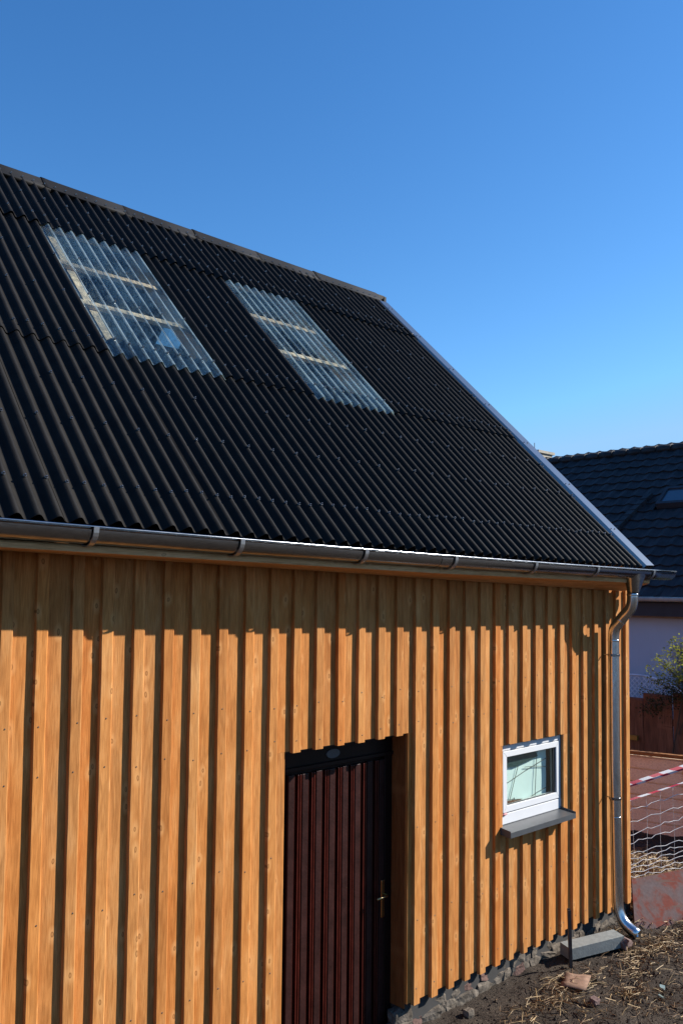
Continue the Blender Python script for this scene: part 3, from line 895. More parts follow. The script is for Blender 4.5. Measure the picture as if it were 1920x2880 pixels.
# rear slope
rb = MB()
def rz(y): return 7.02 - (y - 7.83) * (7.02 - 3.38) / (11.5 - 7.83)
for (xa, xb, ya, yb) in ((WX0, 5.42, 7.83, 11.5), (5.76, 8.25, 7.83, 11.5), (5.42, 5.76, 7.83, 8.65), (5.42, 5.76, 8.85, 11.5)):
    rb.hexa([(xa, ya, rz(ya)), (xb, ya, rz(ya)), (xb, yb, rz(yb)), (xa, yb, rz(yb)), (xa, ya, rz(ya) + .05), (xb, ya, rz(ya) + .05), (xb, yb, rz(yb) + .05), (xa, yb, rz(yb) + .05)])
rb.hexa([(8.22, 7.80, 6.75), (8.26, 7.80, 6.75), (8.26, 11.4, 3.15), (8.22, 11.4, 3.15), (8.22, 7.80, 7.05), (8.26, 7.80, 7.05), (8.26, 11.4, 3.5), (8.22, 11.4, 3.5)])
rb.obj('rear_roof_slope', M['bitumen'], roof)
MB().hexa([(5.33, 8.58, rz(8.58) + .055), (5.87, 8.58, rz(8.58) + .055), (5.87, 8.90, rz(8.90) + .055), (5.33, 8.90, rz(8.90) + .055), (5.33, 8.58, rz(8.58) + .058), (5.87, 8.58, rz(8.58) + .058), (5.87, 8.90, rz(8.90) + .058), (5.33, 8.90, rz(8.90) + .058)]).obj('rear_skylight_sheet', M['grp'], roof)

# ------------------------------------------------------------------ gutter
GY, GR = 4.175, .075
gm = MB()
GX = [WX0 - .1 + k * (8.60 - WX0 + .1) / 24 for k in range(25)]
rows = []
for x in GX:
    z = gutz(x)
    row = []
    # rolled front bead
    for j in range(8):
        a = math.pi * .1 + 2 * math.pi * j / 8 * .95
        row.append((x, GY - GR - .004 - .010 * math.cos(a), z - .002 + .010 * math.sin(a)))
    for j in range(17):
        a = math.pi + math.pi * j / 16
        row.append((x, GY + GR * math.cos(a), z - .008 + GR * math.sin(a)))
    row.append((x, GY + GR, z + .02))
    rows.append(row)
gm.grid(rows)
gutter = gm.obj('gutter', M['zinc'], barn, True, origin=(4, 4.17, 3.4))
autosmooth(gutter, 60)
sd_ = gutter.modifiers.new('s', 'SOLIDIFY'); sd_.thickness = .0015; sd_.offset = 0
# end cap
ec = MB(); z = gutz(8.6)
ec.v = [(8.602, GY + GR * math.cos(math.pi + math.pi * j / 16), z - .008 + GR * math.sin(math.pi + math.pi * j / 16)) for j in range(17)]
ec.v += [(8.594, y, zz) for _, y, zz in ec.v]
ec.f = [tuple(range(16, -1, -1)), tuple(range(17, 34))] + [(j, j + 1, 18 + j, 17 + j) for j in range(16)]
ec.obj('end_cap', M['zinc'], gutter)
for x in (-.9, .1, 1.15, 2.204, 3.135, 4.162, 5.10, 6.13, 7.096, 8.13):
    br = MB(); rr = GR + .008; z = gutz(x)
    pts = [(GY + rr * math.cos(math.pi + math.pi * j / 14), z - .008 + rr * math.sin(math.pi + math.pi * j / 14)) for j in range(15)]
    pts = [(GY - rr - .001, z + .002)] + pts
    r1_ = [(x - .015, y, q_) for y, q_ in pts]; r2_ = [(x + .015, y, q_) for y, q_ in pts]
    br.grid([r1_, r2_])
    o = br.obj('gutter_bracket', M['bracket'], gutter)
    s_ = o.modifiers.new('s', 'SOLIDIFY'); s_.thickness = .006; s_.offset = 1
for x in (5.009, 1.30):
    br = MB(); rr = GR + .002; z = gutz(x)
    pts = [(GY + rr * math.cos(math.pi + math.pi * j / 14), z - .008 + rr * math.sin(math.pi + math.pi * j / 14)) for j in range(15)]
    br.grid([[(x - .06, y, q_) for y, q_ in pts], [(x + .06, y, q_) for y, q_ in pts]])
    o = br.obj('gutter_joint', M['zinc'], gutter); s_ = o.modifiers.new('s', 'SOLIDIFY'); s_.thickness = .003; s_.offset = 0

# ------------------------------------------------------------------ downpipe with swan neck
PX = 7.90; PR = .052
def bez(p0, p1, p2, p3, n):
    return [tuple(Vector(p0) * (1 - t) ** 3 + Vector(p1) * 3 * t * (1 - t) ** 2 + Vector(p2) * 3 * t * t * (1 - t) + Vector(p3) * t ** 3) for t in [k / n for k in range(n + 1)]]
path = [(PX, 4.20, 3.22)]
path += bez((PX, 4.20, 3.17), (PX, 4.20, 3.02), (PX, 4.27, 3.02), (PX, 4.315, 2.955), 9)
path += bez((PX, 4.335, 2.93), (PX, 4.40, 2.87), (PX, 4.408, 2.84), (PX, 4.408, 2.72), 8)
path += [(PX - .005, 4.408, 2.4), (PX - .02, 4.408, 1.6), (PX - .03, 4.40, .8), (PX - .035, 4.395, .33)]
path += bez((PX - .035, 4.395, .30), (PX - .035, 4.39, .16), (PX - .03, 4.33, .10), (PX - .025, 4.19, .05), 9)
pp = MB().tube(path, PR, 22, caps=False)
pipe = pp.obj('downpipe', M['zincpipe'], barn, True, label='galvanised downpipe with a swan neck at the barn corner')
s_ = pipe.modifiers.new('s', 'SOLIDIFY'); s_.thickness = .0015; s_.offset = 0
for (c, ax_, w, rr) in (((PX, 4.20, 3.185), (0, 0, 1), .022, PR + .004), ((PX, 4.325, 2.942), (0, -.72, .69), .016, PR + .003),
                        ((PX, 4.408, 2.74), (0, 0, 1), .016, PR + .003), ((PX - .032, 4.397, .36), (0, 0, 1), .010, PR + .0025), ((PX - .028, 4.402, 1.08), (0, 0, 1), .012, PR + .003)):
    c = Vector(c); a = Vector(ax_).normalized() * w / 2
    MB().tube([c - a, c - a * .6, c + a * .6, c + a], [PR + .001, rr, rr, PR + .001], 22, caps=False).obj('pipe_collar', M['zincpipe'], pipe, True)
for z, dx in ((2.60, -.003), (1.25, -.022)):
    cm = MB(); c = Vector((PX + dx, 4.406, z)); u = Vector((0, 0, .012))
    cm.tube([c - u, c - u * .9, c + u * .9, c + u], [PR + .001, PR + .006, PR + .006, PR + .001], 22, caps=False)
    cm.box(PX + dx - PR - .028, PX + dx - PR - .002, 4.398, 4.418, z - .012, z + .012)
    cm.tube([(PX + dx - PR - .018, 4.396, z), (PX + dx - PR - .018, 4.384, z)], .007, 6)
    cm.tube([(PX + dx, 4.45, z), (PX + dx, 4.51, z)], .006, 8)
    cm.obj('pipe_clamp', M['zinc'], pipe)
fu = MB()
zt = gutz(PX) - .035; n_ = 24
rings = []
for t in [k / 6 for k in range(7)]:
    z = zt + (3.205 - zt) * t
    ring = []
    for j in range(n_):
        a = 2 * math.pi * j / n_
        cx_, sy_ = math.cos(a), math.sin(a)
        # squarish mouth to round spigot
        e = 4.0 * (1 - t) + 2.0 * t
        rr = (abs(cx_) ** e + abs(sy_) ** e) ** (-1 / e)
        wx = .135 * (1 - t) + .056 * t; wy = .070 * (1 - t) + .056 * t
        ring.append((PX + .01 * (1 - t) + wx * rr * cx_, GY + .018 * t + wy * rr * sy_, z))
    ring.append(ring[0]); rings.append(ring)
fu.grid(rings)
funnel = fu.obj('outlet_funnel', M['zinc'], pipe, True)
autosmooth(funnel, 35)
# =================================================================== THINGS BY THE WALL
def gz(x, y): return gh(x, y)
rod = MB(); rod.box(-.014, .014, -.004, .004, -.15, .50)
rod.box(-.014, .014, -.016, -.004, -.15, .488)
ro = rod.obj('steel_stake', M['steelrod'], None, origin=(0, 0, 0), label='thin dark steel stake standing upright in the soil before the barn corner', category='stake')
ro.location = (6.86, 4.28, gz(6.86, 4.28)); ro.rotation_euler = (R(1), R(-1.5), R(-35))

kb = MB(); kb.box(0, .60, -.07, .07, 0, .10)
for k in (-1, 1): kb.box(-.002, .0, k * .03 - .012, k * .03 + .012, .03, .07)
ko = kb.obj('kerb_stone', M['greybox'], None, origin=(0, 0, 0), label='grey kerb stone lying at the foot of the wall between stake and downpipe', category='kerb stone')
ko.location = (6.97, 4.40, gz(7.1, 4.4) + .02); ko.rotation_euler = (R(4), R(-2), R(-19)); bevel(ko, .008, 2)
bk = bpy.data.objects.new('broken_brick', stone_mesh(5, .17, .09, .13)); bk.data.materials.append(M['brickbit']); COL.objects.link(bk)
bk.location = (7.56, 4.17, gz(7.56, 4.17) + .045); bk.rotation_euler = (.3, .4, .2); bk['label'] = 'reddish broken brick at the right end of the grey kerb stone'; bk['category'] = 'brick'
cb = MB()
cb.grid([[(-.15 + i * .06, -.10 + j * .05, .015 + .02 * noise.noise(Vector((i * .7, j * .8, 5)))) for i in range(6)] for j in range(5)])
c_ = cb.obj('paper_scrap', M['card'], None, True, origin=(0, 0, 0), label='flat brown paper scrap lying in the straw left of the glass shards', category='paper')
c_.location = (6.62, 4.08, gz(6.62, 4.08) + .015); c_.rotation_euler = (0, 0, .4)
s_ = c_.modifiers.new('s', 'SOLIDIFY'); s_.thickness = .006
for (x, y, r_, lb) in ((7.13, 3.59, .3, 'pale green glass shard on bare soil, the one nearer the wall'), (6.96, 3.52, 1.4, 'pale green glass shard on bare soil, the one nearer the viewer')):
    q = MB(); q.v = [(-.028, -.02, 0), (.03, -.012, 0), (.012, .03, 0), (-.02, .022, 0), (-.028, -.02, .006), (.03, -.012, .006), (.012, .03, .006), (-.02, .022, .006)]
    q.f = [(3, 2, 1, 0), (4, 5, 6, 7), (0, 1, 5, 4), (1, 2, 6, 5), (2, 3, 7, 6), (3, 0, 4, 7)]
    o = q.obj('glass_shard', M['glassbit'], None, origin=(0, 0, 0), label=lb, category='glass shard', group='green glass shards on the soil')
    o.location = (x, y, gz(x, y) + .018); o.rotation_euler = (.35, -.2, r_)
pb = bpy.data.objects.new('pebble', stone_mesh(9, .07, .05, .06)); pb.data.materials.append(M['brickbit']); COL.objects.link(pb)
pb.location = (6.43, 3.80, gz(6.43, 3.80) + .02); pb['label'] = 'small pinkish stone on bare soil below the paper scrap'; pb['category'] = 'stone'
pb = bpy.data.objects.new('pebble', stone_mesh(12, .07, .055, .06)); pb.data.materials.append(M['stone']); COL.objects.link(pb)
pb.location = (5.62, 4.40, gz(5.62, 4.40) + .03); pb['label'] = 'small pale stone at the plinth just right of the door'; pb['category'] = 'stone'

# clods and grit
ck = MB()
r = random.Random(3)
for k in range(5200):
    x = r.uniform(4.8, 9.4); y = r.uniform(3.0, 4.5)
    s = r.uniform(.003, .010) * (2.2 if r.random() < .12 else 1)
    z = gz(x, y) + s * .2
    i = len(ck.v)
    for q in range(5):
        a = q * 2 * math.pi / 5 + r.random()
        ck.v.append((x + s * math.cos(a) * r.uniform(.7, 1.3), y + s * math.sin(a) * r.uniform(.7, 1.3), z - s * .4))
    ck.v.append((x + r.uniform(-.3, .3) * s, y, z + s * r.uniform(.5, 1.0)))
    ck.f += [(i + q, i + (q + 1) % 5, i + 5) for q in range(5)]
ck.obj('soil_clods', M['soil'], None, kind='stuff', origin=(0, 0, 0), label='crumbs and clods of dark soil before the barn', category='soil')

# straw
def straw(mb, n, spots, lmin, lmax, w, r, lift=.012, ymax=4.47):
    tot = sum(s[4] for s in spots)
    for _ in range(n):
        t = r.uniform(0, tot); 
        for s in spots:
            t -= s[4]
            if t <= 0: break
        x = r.gauss(s[0], s[2]); y = r.gauss(s[1], s[3])
        if y > ymax and x < 8.42: y = ymax - abs(r.gauss(0, .05))
        L = r.uniform(lmin, lmax) * (.6 + .8 * r.random()); a = r.uniform(0, 2 * math.pi)
        dz = r.gauss(0, .18); wd = w * r.uniform(.7, 1.4)
        dx, dy = math.cos(a), math.sin(a)
        p0 = Vector((x, y, gz(x, y) + r.uniform(.0, lift) + .004)); 
        p1 = p0 + Vector((dx * L, dy * L, 0)); p1.z = gz(p1.x, p1.y) + abs(dz) * L + .006 + r.uniform(0, lift)
        pm = (p0 + p1) / 2 + Vector((r.uniform(-.1, .1) * L, r.uniform(-.1, .1) * L, r.uniform(0, .08) * L))
        side = Vector((-dy, dx, 0)) * wd / 2; up = Vector((0, 0, wd * .6))
        i = len(mb.v)
        for p in (p0, pm, p1): mb.v += [tuple(p - side), tuple(p + up), tuple(p + side)]
        for k in (0, 3): mb.f += [(i + k, i + k + 1, i + k + 4, i + k + 3), (i + k + 1, i + k + 2, i + k + 5, i + k + 4)]
r = random.Random(11)
spots = [(7.55, 4.02, .20, .07, 3), (7.9, 3.98, .22, .08, 3), (8.35, 3.95, .25, .07, 2.2), (7.2, 3.85, .12, .06, 1.2), (6.62, 4.10, .20, .09, 3), (6.25, 4.02, .16, .06, 1.6),
         (6.85, 3.72, .12, .06, 1.5), (6.95, 3.55, .2, .1, 1), (7.5, 3.55, .3, .15, 1.6), (6.3, 3.75, .3, .1, 1), (5.9, 4.1, .2, .08, 1.2), (8.0, 3.6, .3, .15, 1.2), (6.8, 3.3, .4, .15, 1.2), (7.9, 4.25, .15, .1, 1)]
st = MB(); straw(st, 700, spots, .04, .13, .0050, r)
st.obj('straw', M['straw'], None, kind='stuff', origin=(0, 0, 0), label='loose yellow straw scattered on the soil', category='straw')
st = MB(); straw(st, 1150, spots, .03, .09, .0045, r)
st.obj('straw', M['straw2'], None, kind='stuff', origin=(0, 0, 0), label='brown trampled straw in the soil', category='straw')
st = MB(); straw(st, 3800, [(9.3, 5.0, .35, .4, 3), (9.9, 5.4, .35, .45, 3), (8.75, 4.85, .18, .25, 1.6), (8.5, 4.6, .10, .1, 1)], .04, .12, .007, r, .03)
st.obj('straw', M['straw'], None, kind='stuff', origin=(0, 0, 0), label='thick straw litter behind the red board', category='straw')
st = MB(); straw(st, 2600, [(9.3, 5.0, .4, .4, 3), (9.9, 5.4, .4, .5, 3), (8.75, 4.85, .2, .3, 2)], .04, .10, .007, r, .02)
st.obj('straw', M['straw2'], None, kind='stuff', origin=(0, 0, 0), label='brown straw litter behind the red board', category='straw')

# red shuttering board
rb_ = MB()
BL = Vector((8.12, 4.35, -.10)); TL = Vector((8.45, 4.56, .345)); TR = TL + Vector((.59, -.26, .036)) * 2.2; BR = BL + Vector((.62, -.18, .0)) * 2.2
nn = (TR - TL).cross(TL - BL).normalized() * .021
if nn.y < 0: nn = -nn
BL = TL + (BL - TL) * 1.25; BR = TR + (BR - TR) * 1.25
rb_.hexa([BL, BR, BR + nn, BL + nn, TL, TR, TR + nn, TL + nn])
rbo = rb_.obj('shuttering_board', M['board_red'], None, label='worn red shuttering board leaning beside the barn corner', category='board')
eg = MB().hexa([TL + Vector((0, 0, .0006)), TR + Vector((0, 0, .0006)), TR + nn + Vector((0, 0, .0006)), TL + nn + Vector((0, 0, .0006)), TL + Vector((0, 0, .004)), TR + Vector((0, 0, .004)), TR + nn + Vector((0, 0, .004)), TL + nn + Vector((0, 0, .004))])
eg.obj('board_edge', M['spruce'], rbo)

# wire mesh fence: sagging wires, taut above, bunched below
wm = MB()
def sag(t, k): return .018 * math.sin(t * 9 + k) + .012 * math.sin(t * 23 + 2 * k)
PA = Vector((8.42, 4.72, 0)); PB = Vector((10.4, 3.75, 0))
levels = [(1.02, 1.45), (.92, 1.33), (.80, 1.20), (.68, 1.08), (.60, .96), (.50, .80), (.455, .73), (.41, .66), (.37, .59), (.33, .52), (.295, .45), (.26, .385), (.225, .33), (.19, .28)]
nodes = []
for k, (za, zb) in enumerate(levels):
    pts = []
    for j in range(41):
        t = j / 40
        p = PA.lerp(PB, t)
        z = za + (zb - za) * (t ** .8) + .010 * math.sin(t * 55 + k * 1.7) + .006 * math.sin(t * 131 + k)
        pts.append((p.x + .01 * math.sin(t * 30 + k), p.y, z))
    nodes.append(pts)
    wm.tube(pts, .0034, 5)
for j in range(1, 41, 3):
    wm.tube([nodes[k][j] for k in range(len(levels) - 1, -1, -1)], .0017, 4)
mesh_f = wm.obj('wire_mesh_fence', M['wire'], None, True, label='sagging galvanised wire mesh fence strung from the barn corner', category='wire fence')
post = MB(); post.tube([(10.4, 3.75, -.3), (10.4, 3.75, 1.55)], .025, 10)
post.obj('fence_post', M['steelrod'], mesh_f, True)
post = MB(); post.tube([(8.415, 4.72, -.3), (8.415, 4.72, 1.10)], .012, 8)
post.obj('fence_post', M['steelrod'], mesh_f, True)

def tape_obj(p0, p1, w, tw, lb, sagv=.02, waves=24):
    p0 = Vector(p0); p1 = Vector(p1); n = 60
    L = (p1 - p0).length
    me = bpy.data.meshes.new('barrier_tape'); vv = []; ff = []; uv = []
    for i in range(n + 1):
        t = i / n; p = p0.lerp(p1, t) + Vector((0, 0, -sagv * math.sin(math.pi * t)))
        a = tw * math.sin(t * 5.0) + .5
        d = Vector((.3 * math.sin(a), math.sin(a) * .6, math.cos(a))).normalized() * w / 2
        vv += [tuple(p - d), tuple(p + d)]
    for i in range(n): ff.append((2 * i, 2 * i + 1, 2 * i + 3, 2 * i + 2))
    me.from_pydata(vv, [], ff)
    ul = me.uv_layers.new(name='UVMap')
    for poly in me.polygons:
        for li in poly.loop_indices:
            vi = me.loops[li].vertex_index
            ul.data[li].uv = ((vi // 2) / n * L * waves / 10, (vi % 2) * .12)
    me.materials.append(M['tape'])
    o = bpy.data.objects.new('barrier_tape', me); COL.objects.link(o)
    s_ = o.modifiers.new('s', 'SOLIDIFY'); s_.thickness = .0006
    o['label'] = lb; o['category'] = 'barrier tape'; o['group'] = 'red and white barrier tapes by the barn corner'
    return o
tape_obj((8.47, 4.60, 1.262), (10.40, 3.76, 1.71), .030, .5, 'red and white barrier tape running up right, upper strand of the upper pair', .01)
tape_obj((8.47, 4.62, 1.235), (10.40, 3.78, 1.665), .026, .5, 'red and white barrier tape running up right, lower strand of the upper pair', .015, 30)
tape_obj((8.47, 4.62, 1.095), (10.40, 3.79, 1.56), .020, .9, 'twisted red and white barrier tape running along the top of the wire mesh', .03, 24)

# low timber panel behind the mesh
U = Vector((-.247, .969, 0))
P0 = Vector((11.33, 6.4, 0)); 
def pv(d, z, o=0.0): # d metres along the panel towards the viewer's right
    p = P0 - U * d; q = Vector((-.969, -.247, 0)) * o
    return (p.x + q.x, p.y + q.y, z)
panel = empty('site_barrier', P0, label='low pale timber panel with an orange top rail behind the wire mesh', category='timber panel')
def pbox(d0, d1, z0, z1, o0, o1):
    return MB().hexa([pv(d0, z0, o1), pv(d1, z0, o1), pv(d1, z0, o0), pv(d0, z0, o0), pv(d0, z1, o1), pv(d1, z1, o1), pv(d1, z1, o0), pv(d0, z1, o0)])
bevel(pbox(-1.2, 3.2, 1.015, 1.062, -.03, .06).obj('top_rail', M['railwood'], panel), .004)
z = .0; k = 0
hs = [.165, .175, .17, .175, .17, .165]
z = -.02
for h_ in hs:
    o = pbox(-1.15, .96, z, z + h_ - .018, -.0, .02).obj('panel_board', M['panelwood'], panel); bevel(o, .004)
    o = pbox(1.10, 3.1, z, z + h_ - .018, -.0, .02).obj('panel_board', M['panelwood'], panel); bevel(o, .004)
    z += h_
pbox(-1.15, 3.1, -.1, 1.0, -.03, -.004).obj('panel_back', M['panelwood'], panel)
pbox(.975, 1.085, -.1, 1.01, 0.0, .05).obj('panel_post', M['railwood'], panel)

# old plank fence
pf_ = empty('plank_fence', (13, 6.5, 0), label='old dark brown plank fence with uneven tops overgrown by a shrub', category='fence')
y = 8.6; k = 0
r = random.Random(21)
while y > 2.0:
    w = r.uniform(.17, .25)
    if 6.83 < y < 7.1: w = .26
    top = (1.60 if y > 6.85 else 1.62 + .10 * math.sin((7 - y) * 1.5)) + r.uniform(-.04, .04)
    ln = r.uniform(-.02, .02)
    gap = r.uniform(-.004, .003)
    o = MB().hexa([(13.0, y - w, -.1), (13.03, y - w, -.1), (13.03, y, -.1), (13.0, y, -.1),
                   (13.0 + ln * .2, y - w + ln + gap, top - r.uniform(0, .05)), (13.03, y - w + ln + gap, top), (13.03, y + ln, top), (13.0, y + ln, top)]).obj('fence_plank', M['oldwood'], pf_)
    y -= w + gap; k += 1
MB().box(13.031, 13.09, 2, 8.7, .35, .45).obj('fence_rail', M['oldwood'], pf_)
MB().box(13.031, 13.09, 2, 8.7, 1.2, 1.30).obj('fence_rail', M['oldwood'], pf_)
q = MB().box(12.955, 12.999, 6.86, 7.6, .93, 1.0); q.obj('yellow_batten', M['ylevel'], None, label='short yellow batten across the dark plank fence beside the barn corner', category='batten')

# arched lattice trellis
tr = empty('lattice_trellis', (14.3, 7.2, 0), label='white arched lattice trellis before the neighbouring house wall', category='trellis')
def arch(y): return 1.80 - .30 * ((y - 7.55) / .95) ** 2
fm = MB()
pts = [(14.3, 6.6 + 1.9 * k / 20, arch(6.6 + 1.9 * k / 20)) for k in range(21)]
fm.tube(pts, .020, 6); fm.bar((14.3, 6.6, -.1), (14.3, 6.6, 1.5), .04); fm.bar((14.3, 8.5, -.1), (14.3, 8.5, 1.5), .04)
fm.obj('trellis_frame', M['trellis'], tr)
lt = MB()
for s in (1, -1):
    c = -2.0
    while c < 12:
        # line z = s*(y-7.55)+c clipped to the arch
        seg = []
        for k in range(61):
            y = 6.6 + 1.9 * k / 60; z = s * (y - 7.55) + c
            if 0 < z < arch(y) - .015: seg.append((14.3 + .004 * s, y, z))
        if len(seg) > 2: lt.bar(seg[0], seg[-1], .016, .008, up=(1, 0, 0))
        c += .088
lt.obj('lattice_slats', M['trellis'], tr, kind='stuff')
fm2 = MB(); pts = [(14.3, 4.66 + 1.9 * k / 20, arch(4.66 + 1.9 * k / 20 + 1.94)) for k in range(21)]
fm2.tube(pts, .020, 6); fm2.obj('trellis_frame', M['trellis'], tr)

# =================================================================== NEIGHBOUR HOUSE
nh = empty('neighbour_house', (19, 9, 0), label='neighbouring white rendered house with a dark tiled roof and roof window', category='house')
NX = 15.0; NR = 18.95; EZ = 3.10; RZ = 6.43
def nslope(x): return EZ + (x - 14.72) * (RZ - EZ) / (NR - 14.72)
nwm = MB()
NW = dict(y0=6.10, y1=7.235, z0=1.30, z1=2.31)
nwm.box(NX, NX + .3, 0.0, NW['y0'], -.2, 2.76); nwm.box(NX, NX + .3, NW['y1'], 19, -.2, 2.76)
nwm.box(NX, NX + .3, NW['y0'], NW['y1'], -.2, NW['z0']); nwm.box(NX, NX + .3, NW['y0'], NW['y1'], NW['z1'], 2.76)
nwm.box(NX + .3, 22.9, 18.7, 19, -.2, 3.2); nwm.box(NX + .3, 22.9, 0, .3, -.2, 3.2); nwm.box(22.6, 22.9, .3, 18.7, -.2, 3.2)
nwall = nwm.obj('house_wall', M['nplaster'], nh)
nwn = MB(); y0, y1, z0, z1 = NW['y0'], NW['y1'], NW['z0'], NW['z1']
def ring(mb, x0, x1, y0, y1, z0, z1, t):
    mb.box(x0, x1, y0, y0 + t, z0, z1); mb.box(x0, x1, y1 - t, y1, z0, z1)
    mb.box(x0, x1, y0 + t, y1 - t, z0, z0 + t); mb.box(x0, x1, y0 + t, y1 - t, z1 - t, z1)
ring(nwn, NX - .02, NX + .10, y0 + .001, y1 - .001, z0 + .001, z1 - .001, .075)
ring(nwn, NX + .02, NX + .12, y0 + .076, y1 - .076, z0 + .076, z1 - .076, .05)
w_ = nwn.obj('house_window', M['nframe'], nh)
MB().box(NX + .09, NX + .10, y0 + .126, y1 - .126, z0 + .126, z1 - .126).obj('pane', M['nglass'], w_)
fa = MB().box(NX - .26, NX + .28, -.3, 19.3, 2.80, 3.05)
fa.obj('eave_cladding', M['nfascia'], nh)
MB().box(NX - .012, NX + .05, -.2, 19.2, 2.762, 2.80).obj('wall_top_trim', M['ngutter'], nh)
gtr = MB(); gtr.tube([(14.66, -.3, 3.095), (14.66, 19.4, 3.095)], .045, 8); gtr.obj('eave_gutter', M['ngutter'], nh, True)
rfm = MB()
rfm.hexa([(14.74, -.4, EZ - .06), (NR, -.4, RZ - .06), (NR, 19.4, RZ - .06), (14.74, 19.4, EZ - .06), (14.74, -.4, EZ - .02), (NR, -.4, RZ - .02), (NR, 19.4, RZ - .02), (14.74, 19.4, EZ - .02)])
rfm.hexa([(NR, -.4, RZ - .06), (23.2, -.4, EZ - .06), (23.2, 19.4, EZ - .06), (NR, 19.4, RZ - .06), (NR, -.4, RZ - .02), (23.2, -.4, EZ - .02), (23.2, 19.4, EZ - .02), (NR, 19.4, RZ - .02)])
gv2 = [(14.9, 2.8), (NR, RZ - .07), (23.0, 2.8)]
for yy in (.02, 18.98):
    i = len(rfm.v); rfm.v += [(x, yy, z) for x, z in gv2] + [(x, yy + .05, z) for x, z in gv2]; rfm.f += [(i, i + 1, i + 2), (i + 5, i + 4, i + 3)]
nroof = rfm.obj('house_roof', M['nfascia'], nh)
# tiles: one shared mesh, one object per tile in the part of the roof that shows largest, the rest joined
TW, TL_ = .30, .31
sl_len = math.hypot(NR - 14.72, RZ - EZ); sdx = (NR - 14.72) / sl_len; sdz = (RZ - EZ) / sl_len
def tile_pts(y, s):
    """tile whose lower edge is at slope distance s; rolled profile"""
    top = []; 
    prof = [(0.0, .030), (.05, .048), (.10, .034), (.17, .012), (.24, .016), (.30, .030)]
    out = []
    for ds, lift in ((0.0, .030), (TL_ + .05, .0)):
        row = []
        for dy, h in prof:
            x = 14.72 + (s + ds) * sdx - (h + lift) * sdz; z = EZ + (s + ds) * sdz + (h + lift) * sdx
            row.append((x, y + dy, z))
        out.append(row)
    low = [(p[0] + .022 * sdz, p[1], p[2] - .022 * sdx) for p in out[0]]
    return [low] + out
SK = dict(y0=6.9, y1=8.48, s0=(17.02 - 14.72) / sdx, s1=(17.44 - 14.72) / sdx + .1)
tiles = []
ns = int(sl_len / TL_)
for a in range(ns + 1):
    s = a * TL_
    y = 5.2
    while y < 15.5:
        if not (SK['s0'] - .25 < s < SK['s1'] - .05 and SK['y0'] - .25 < y < SK['y1'] - .05):
            tiles.append((y, s))
        y += TW
def vis(t):
    X = 14.72 + t[1] * sdx; Z = EZ + t[1] * sdz
    d = Vector((X, t[0], Z - 3.2)); px = d.dot(r2) / d.dot(cf); 
    return abs(px * 2484.8 + 960 - 1790) / 130 + (0 if t[0] < 10 else 2)
tiles.sort(key=vis)
tme = None
for (y, s) in tiles[:290]:
    if tme is None:
        m_ = MB().grid(tile_pts(0, 0)); tme = m_.mesh('roof_tile', M['ntile'], False, (14.72, 0, EZ))
    o = bpy.data.objects.new('roof_tile', tme); COL.objects.link(o)
    o.location = (14.72 + s * sdx, y, EZ + s * sdz + random.uniform(-.004, .004)); attach(o, nroof)
rest = MB()
for (y, s) in tiles[290:]: rest.grid(tile_pts(y, s))
rest.obj('roof_tiles', M['ntile'], nroof, kind='stuff')
# ridge tiles
y = 4.0
while y < 14.5:
    q = MB(); rows = []
    for (yy, rr) in ((y, .135), (y + .40, .115)):
        rows.append([(NR + rr * math.cos(math.pi * (1.05 - 1.1 * j / 8)), yy, RZ - .01 + rr * math.sin(math.pi * (1.05 - 1.1 * j / 8))) for j in range(9)])
    q.grid(rows); o = q.obj('ridge_tile', M['ntile'], nroof, True); s_ = o.modifiers.new('s', 'SOLIDIFY'); s_.thickness = .02
    y += .36
# hip line that runs down the slope
hp = MB()
for k in range(9):
    t = k / 9; t2 = (k + 1.15) / 9
    A_ = Vector((17.35, 8.80, 5.70)); B_ = Vector((16.0, 9.16, 4.36))
    p = A_.lerp(B_, t); q_ = A_.lerp(B_, t2)
    p.z = nslope(p.x) + .07; q_.z = nslope(q_.x) + .085
    hp.bar(p, q_, .18, .09)
hp.obj('hip_tiles', M['ntile'], nroof, kind='stuff')
# roof window
def sp(y, s, o): return (14.72 + s * sdx - o * sdz, y, EZ + s * sdz + o * sdx)
rwn = MB()
ya, yb, sa_, sb = SK['y0'] - .2, SK['y1'], SK['s0'], SK['s1']
def sbox(mb, y0, y1, s0, s1, o0, o1):
    mb.hexa([sp(y0, s0, o0), sp(y1, s0, o0), sp(y1, s1, o0), sp(y0, s1, o0), sp(y0, s0, o1), sp(y1, s0, o1), sp(y1, s1, o1), sp(y0, s1, o1)])
for b_ in ((ya, ya + .07, sa_, sb), (yb - .07, yb, sa_, sb), (ya + .07, yb - .07, sa_, sa_ + .08), (ya + .07, yb - .07, sb - .08, sb)): sbox(rwn, *b_, 0.0, .13)
rw_ = rwn.obj('roof_window', M['nfascia'], nroof)
pn = MB(); sbox(pn, ya + .07, yb - .07, sa_ + .08, sb - .08, .09, .10); pn.obj('pane', M['nglass'], rw_)
# chimney of a house farther off
chm = MB().box(25.6, 26.4, 16.95, 17.70, 0, 7.96); chm.box(25.5, 26.5, 16.90, 17.75, 7.961, 8.05)
ch = chm.obj('chimney_stack', M['chim'], None, label='small beige chimney top peeping over the roof edge under blue sky', category='chimney')
MB().tube([(26, 17.40, 8.05), (26, 17.40, 8.40)], .012, 6).obj('lightning_rod', M['steelrod'], ch)

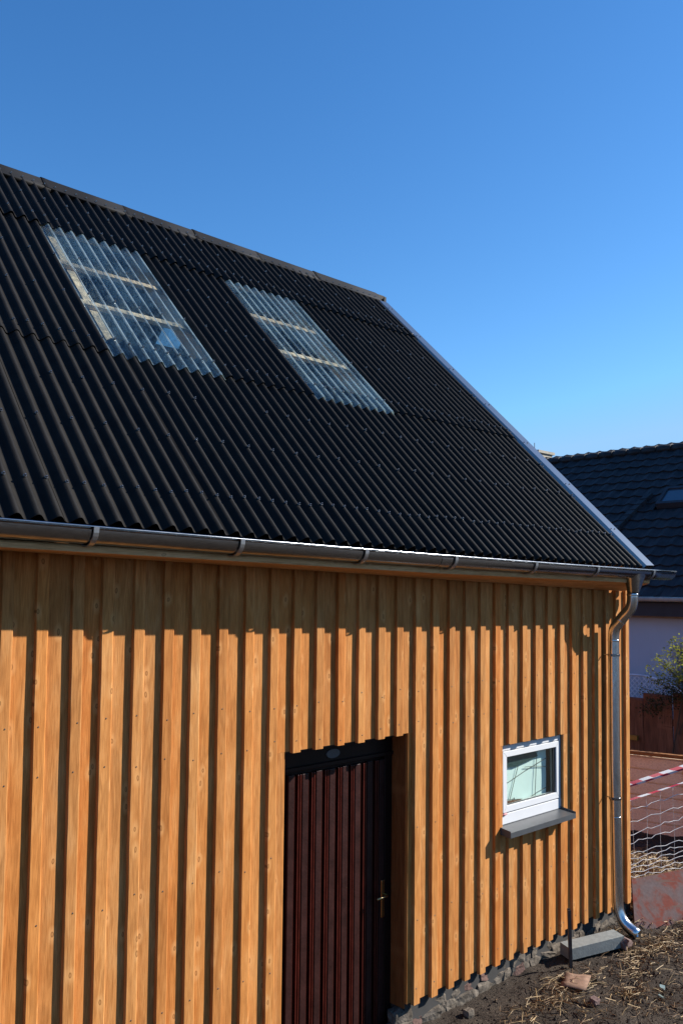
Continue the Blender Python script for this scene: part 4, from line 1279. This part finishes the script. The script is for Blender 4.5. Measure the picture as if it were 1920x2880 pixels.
# =================================================================== SHRUB
def leaves(mb, c, n, spread, size, r, flat=1.0):
    for _ in range(n):
        p = Vector(c) + Vector((r.gauss(0, spread), r.gauss(0, spread), r.gauss(0, spread * flat)))
        a = Vector((r.uniform(-1, 1), r.uniform(-1, 1), r.uniform(-.6, 1))).normalized()
        b = a.cross(Vector((r.uniform(-1, 1), r.uniform(-1, 1), r.uniform(-1, 1)))).normalized()
        s = size * r.uniform(.6, 1.3)
        i = len(mb.v)
        mb.v += [tuple(p - a * s), tuple(p + b * s * .5), tuple(p + a * s), tuple(p - b * s * .5)]
        mb.f.append((i, i + 1, i + 2, i + 3))
r = random.Random(33)
shrub = empty('shrub', (12.8, 5.9, 0), label='yellow green shrub with arching twigs leaning over the old plank fence', category='shrub')
tw = MB(); lf = MB(); ld = MB()
root = Vector((13.25, 5.6, .6))
tips = [(13.0, 6.60, 2.26), (13.0, 6.45, 2.20), (12.9, 6.35, 2.12), (13.0, 6.75, 1.93), (12.9, 6.62, 1.98), (13.0, 6.86, 1.80), (12.9, 6.55, 1.80), (13.1, 6.25, 2.42), (13.0, 6.1, 2.45), (12.8, 6.2, 2.3),
        (13.1, 5.9, 2.5), (12.9, 5.7, 2.45), (12.8, 5.9, 2.2), (13.0, 5.4, 2.5), (13.1, 5.1, 2.4), (13.0, 4.8, 2.2), (12.7, 5.5, 2.1), (12.9, 6.4, 1.9), (13.3, 6.0, 2.35), (12.9, 6.05, 2.05), (13.05, 6.3, 2.05)]
for t in tips:
    t = Vector(t)
    for rep in range(1):
        mid = root.lerp(t, .55) + Vector((r.uniform(-.15, .15), r.uniform(-.15, .1), .35))
        e = t + Vector((r.gauss(0, .06), r.gauss(0, .08), r.gauss(0, .05)))
        pts = bez(root, root.lerp(mid, .7) + Vector((0, 0, .2)), mid, e, 12)
        tw.tube(pts, [.012 - .0008 * k for k in range(13)], 4)
        for k in range(5, 13):
            leaves(lf, pts[k], 26, .04, .020, r)
for _ in range(26):
    c = (13.0 + r.gauss(0, .12), r.uniform(4.4, 6.25), 2.12 + r.gauss(0, .14))
    leaves(lf, c, 60, .07, .022, r)
tw.obj('twigs', M['bark'], shrub); lf.obj('yellow_leaves', M['leafy'], shrub, kind='stuff')
ivy = empty('ivy', (12.93, 6.0, 1.5), label='dark green ivy hanging over the top of the plank fence', category='ivy')
for _ in range(150):
    y = r.uniform(4.2, 6.75)
    top = 1.80 - max(0, y - 6.25) * .62
    z = top - abs(r.gauss(0, .13))
    leaves(ld, (12.93 + r.gauss(0, .035), y, z), 26, .055, .018, r)
ld.obj('ivy_leaves', M['leafd'], ivy, kind='stuff')
st_ = MB(); st_.tube([(12.96, 6.4, .2), (12.95, 6.25, 1.0), (12.94, 6.1, 1.7)], .012, 6); st_.tube([(12.96, 6.2, 1.1), (12.95, 5.9, 1.75)], .009, 6)
st_.obj('ivy_stem', M['bark'], ivy)
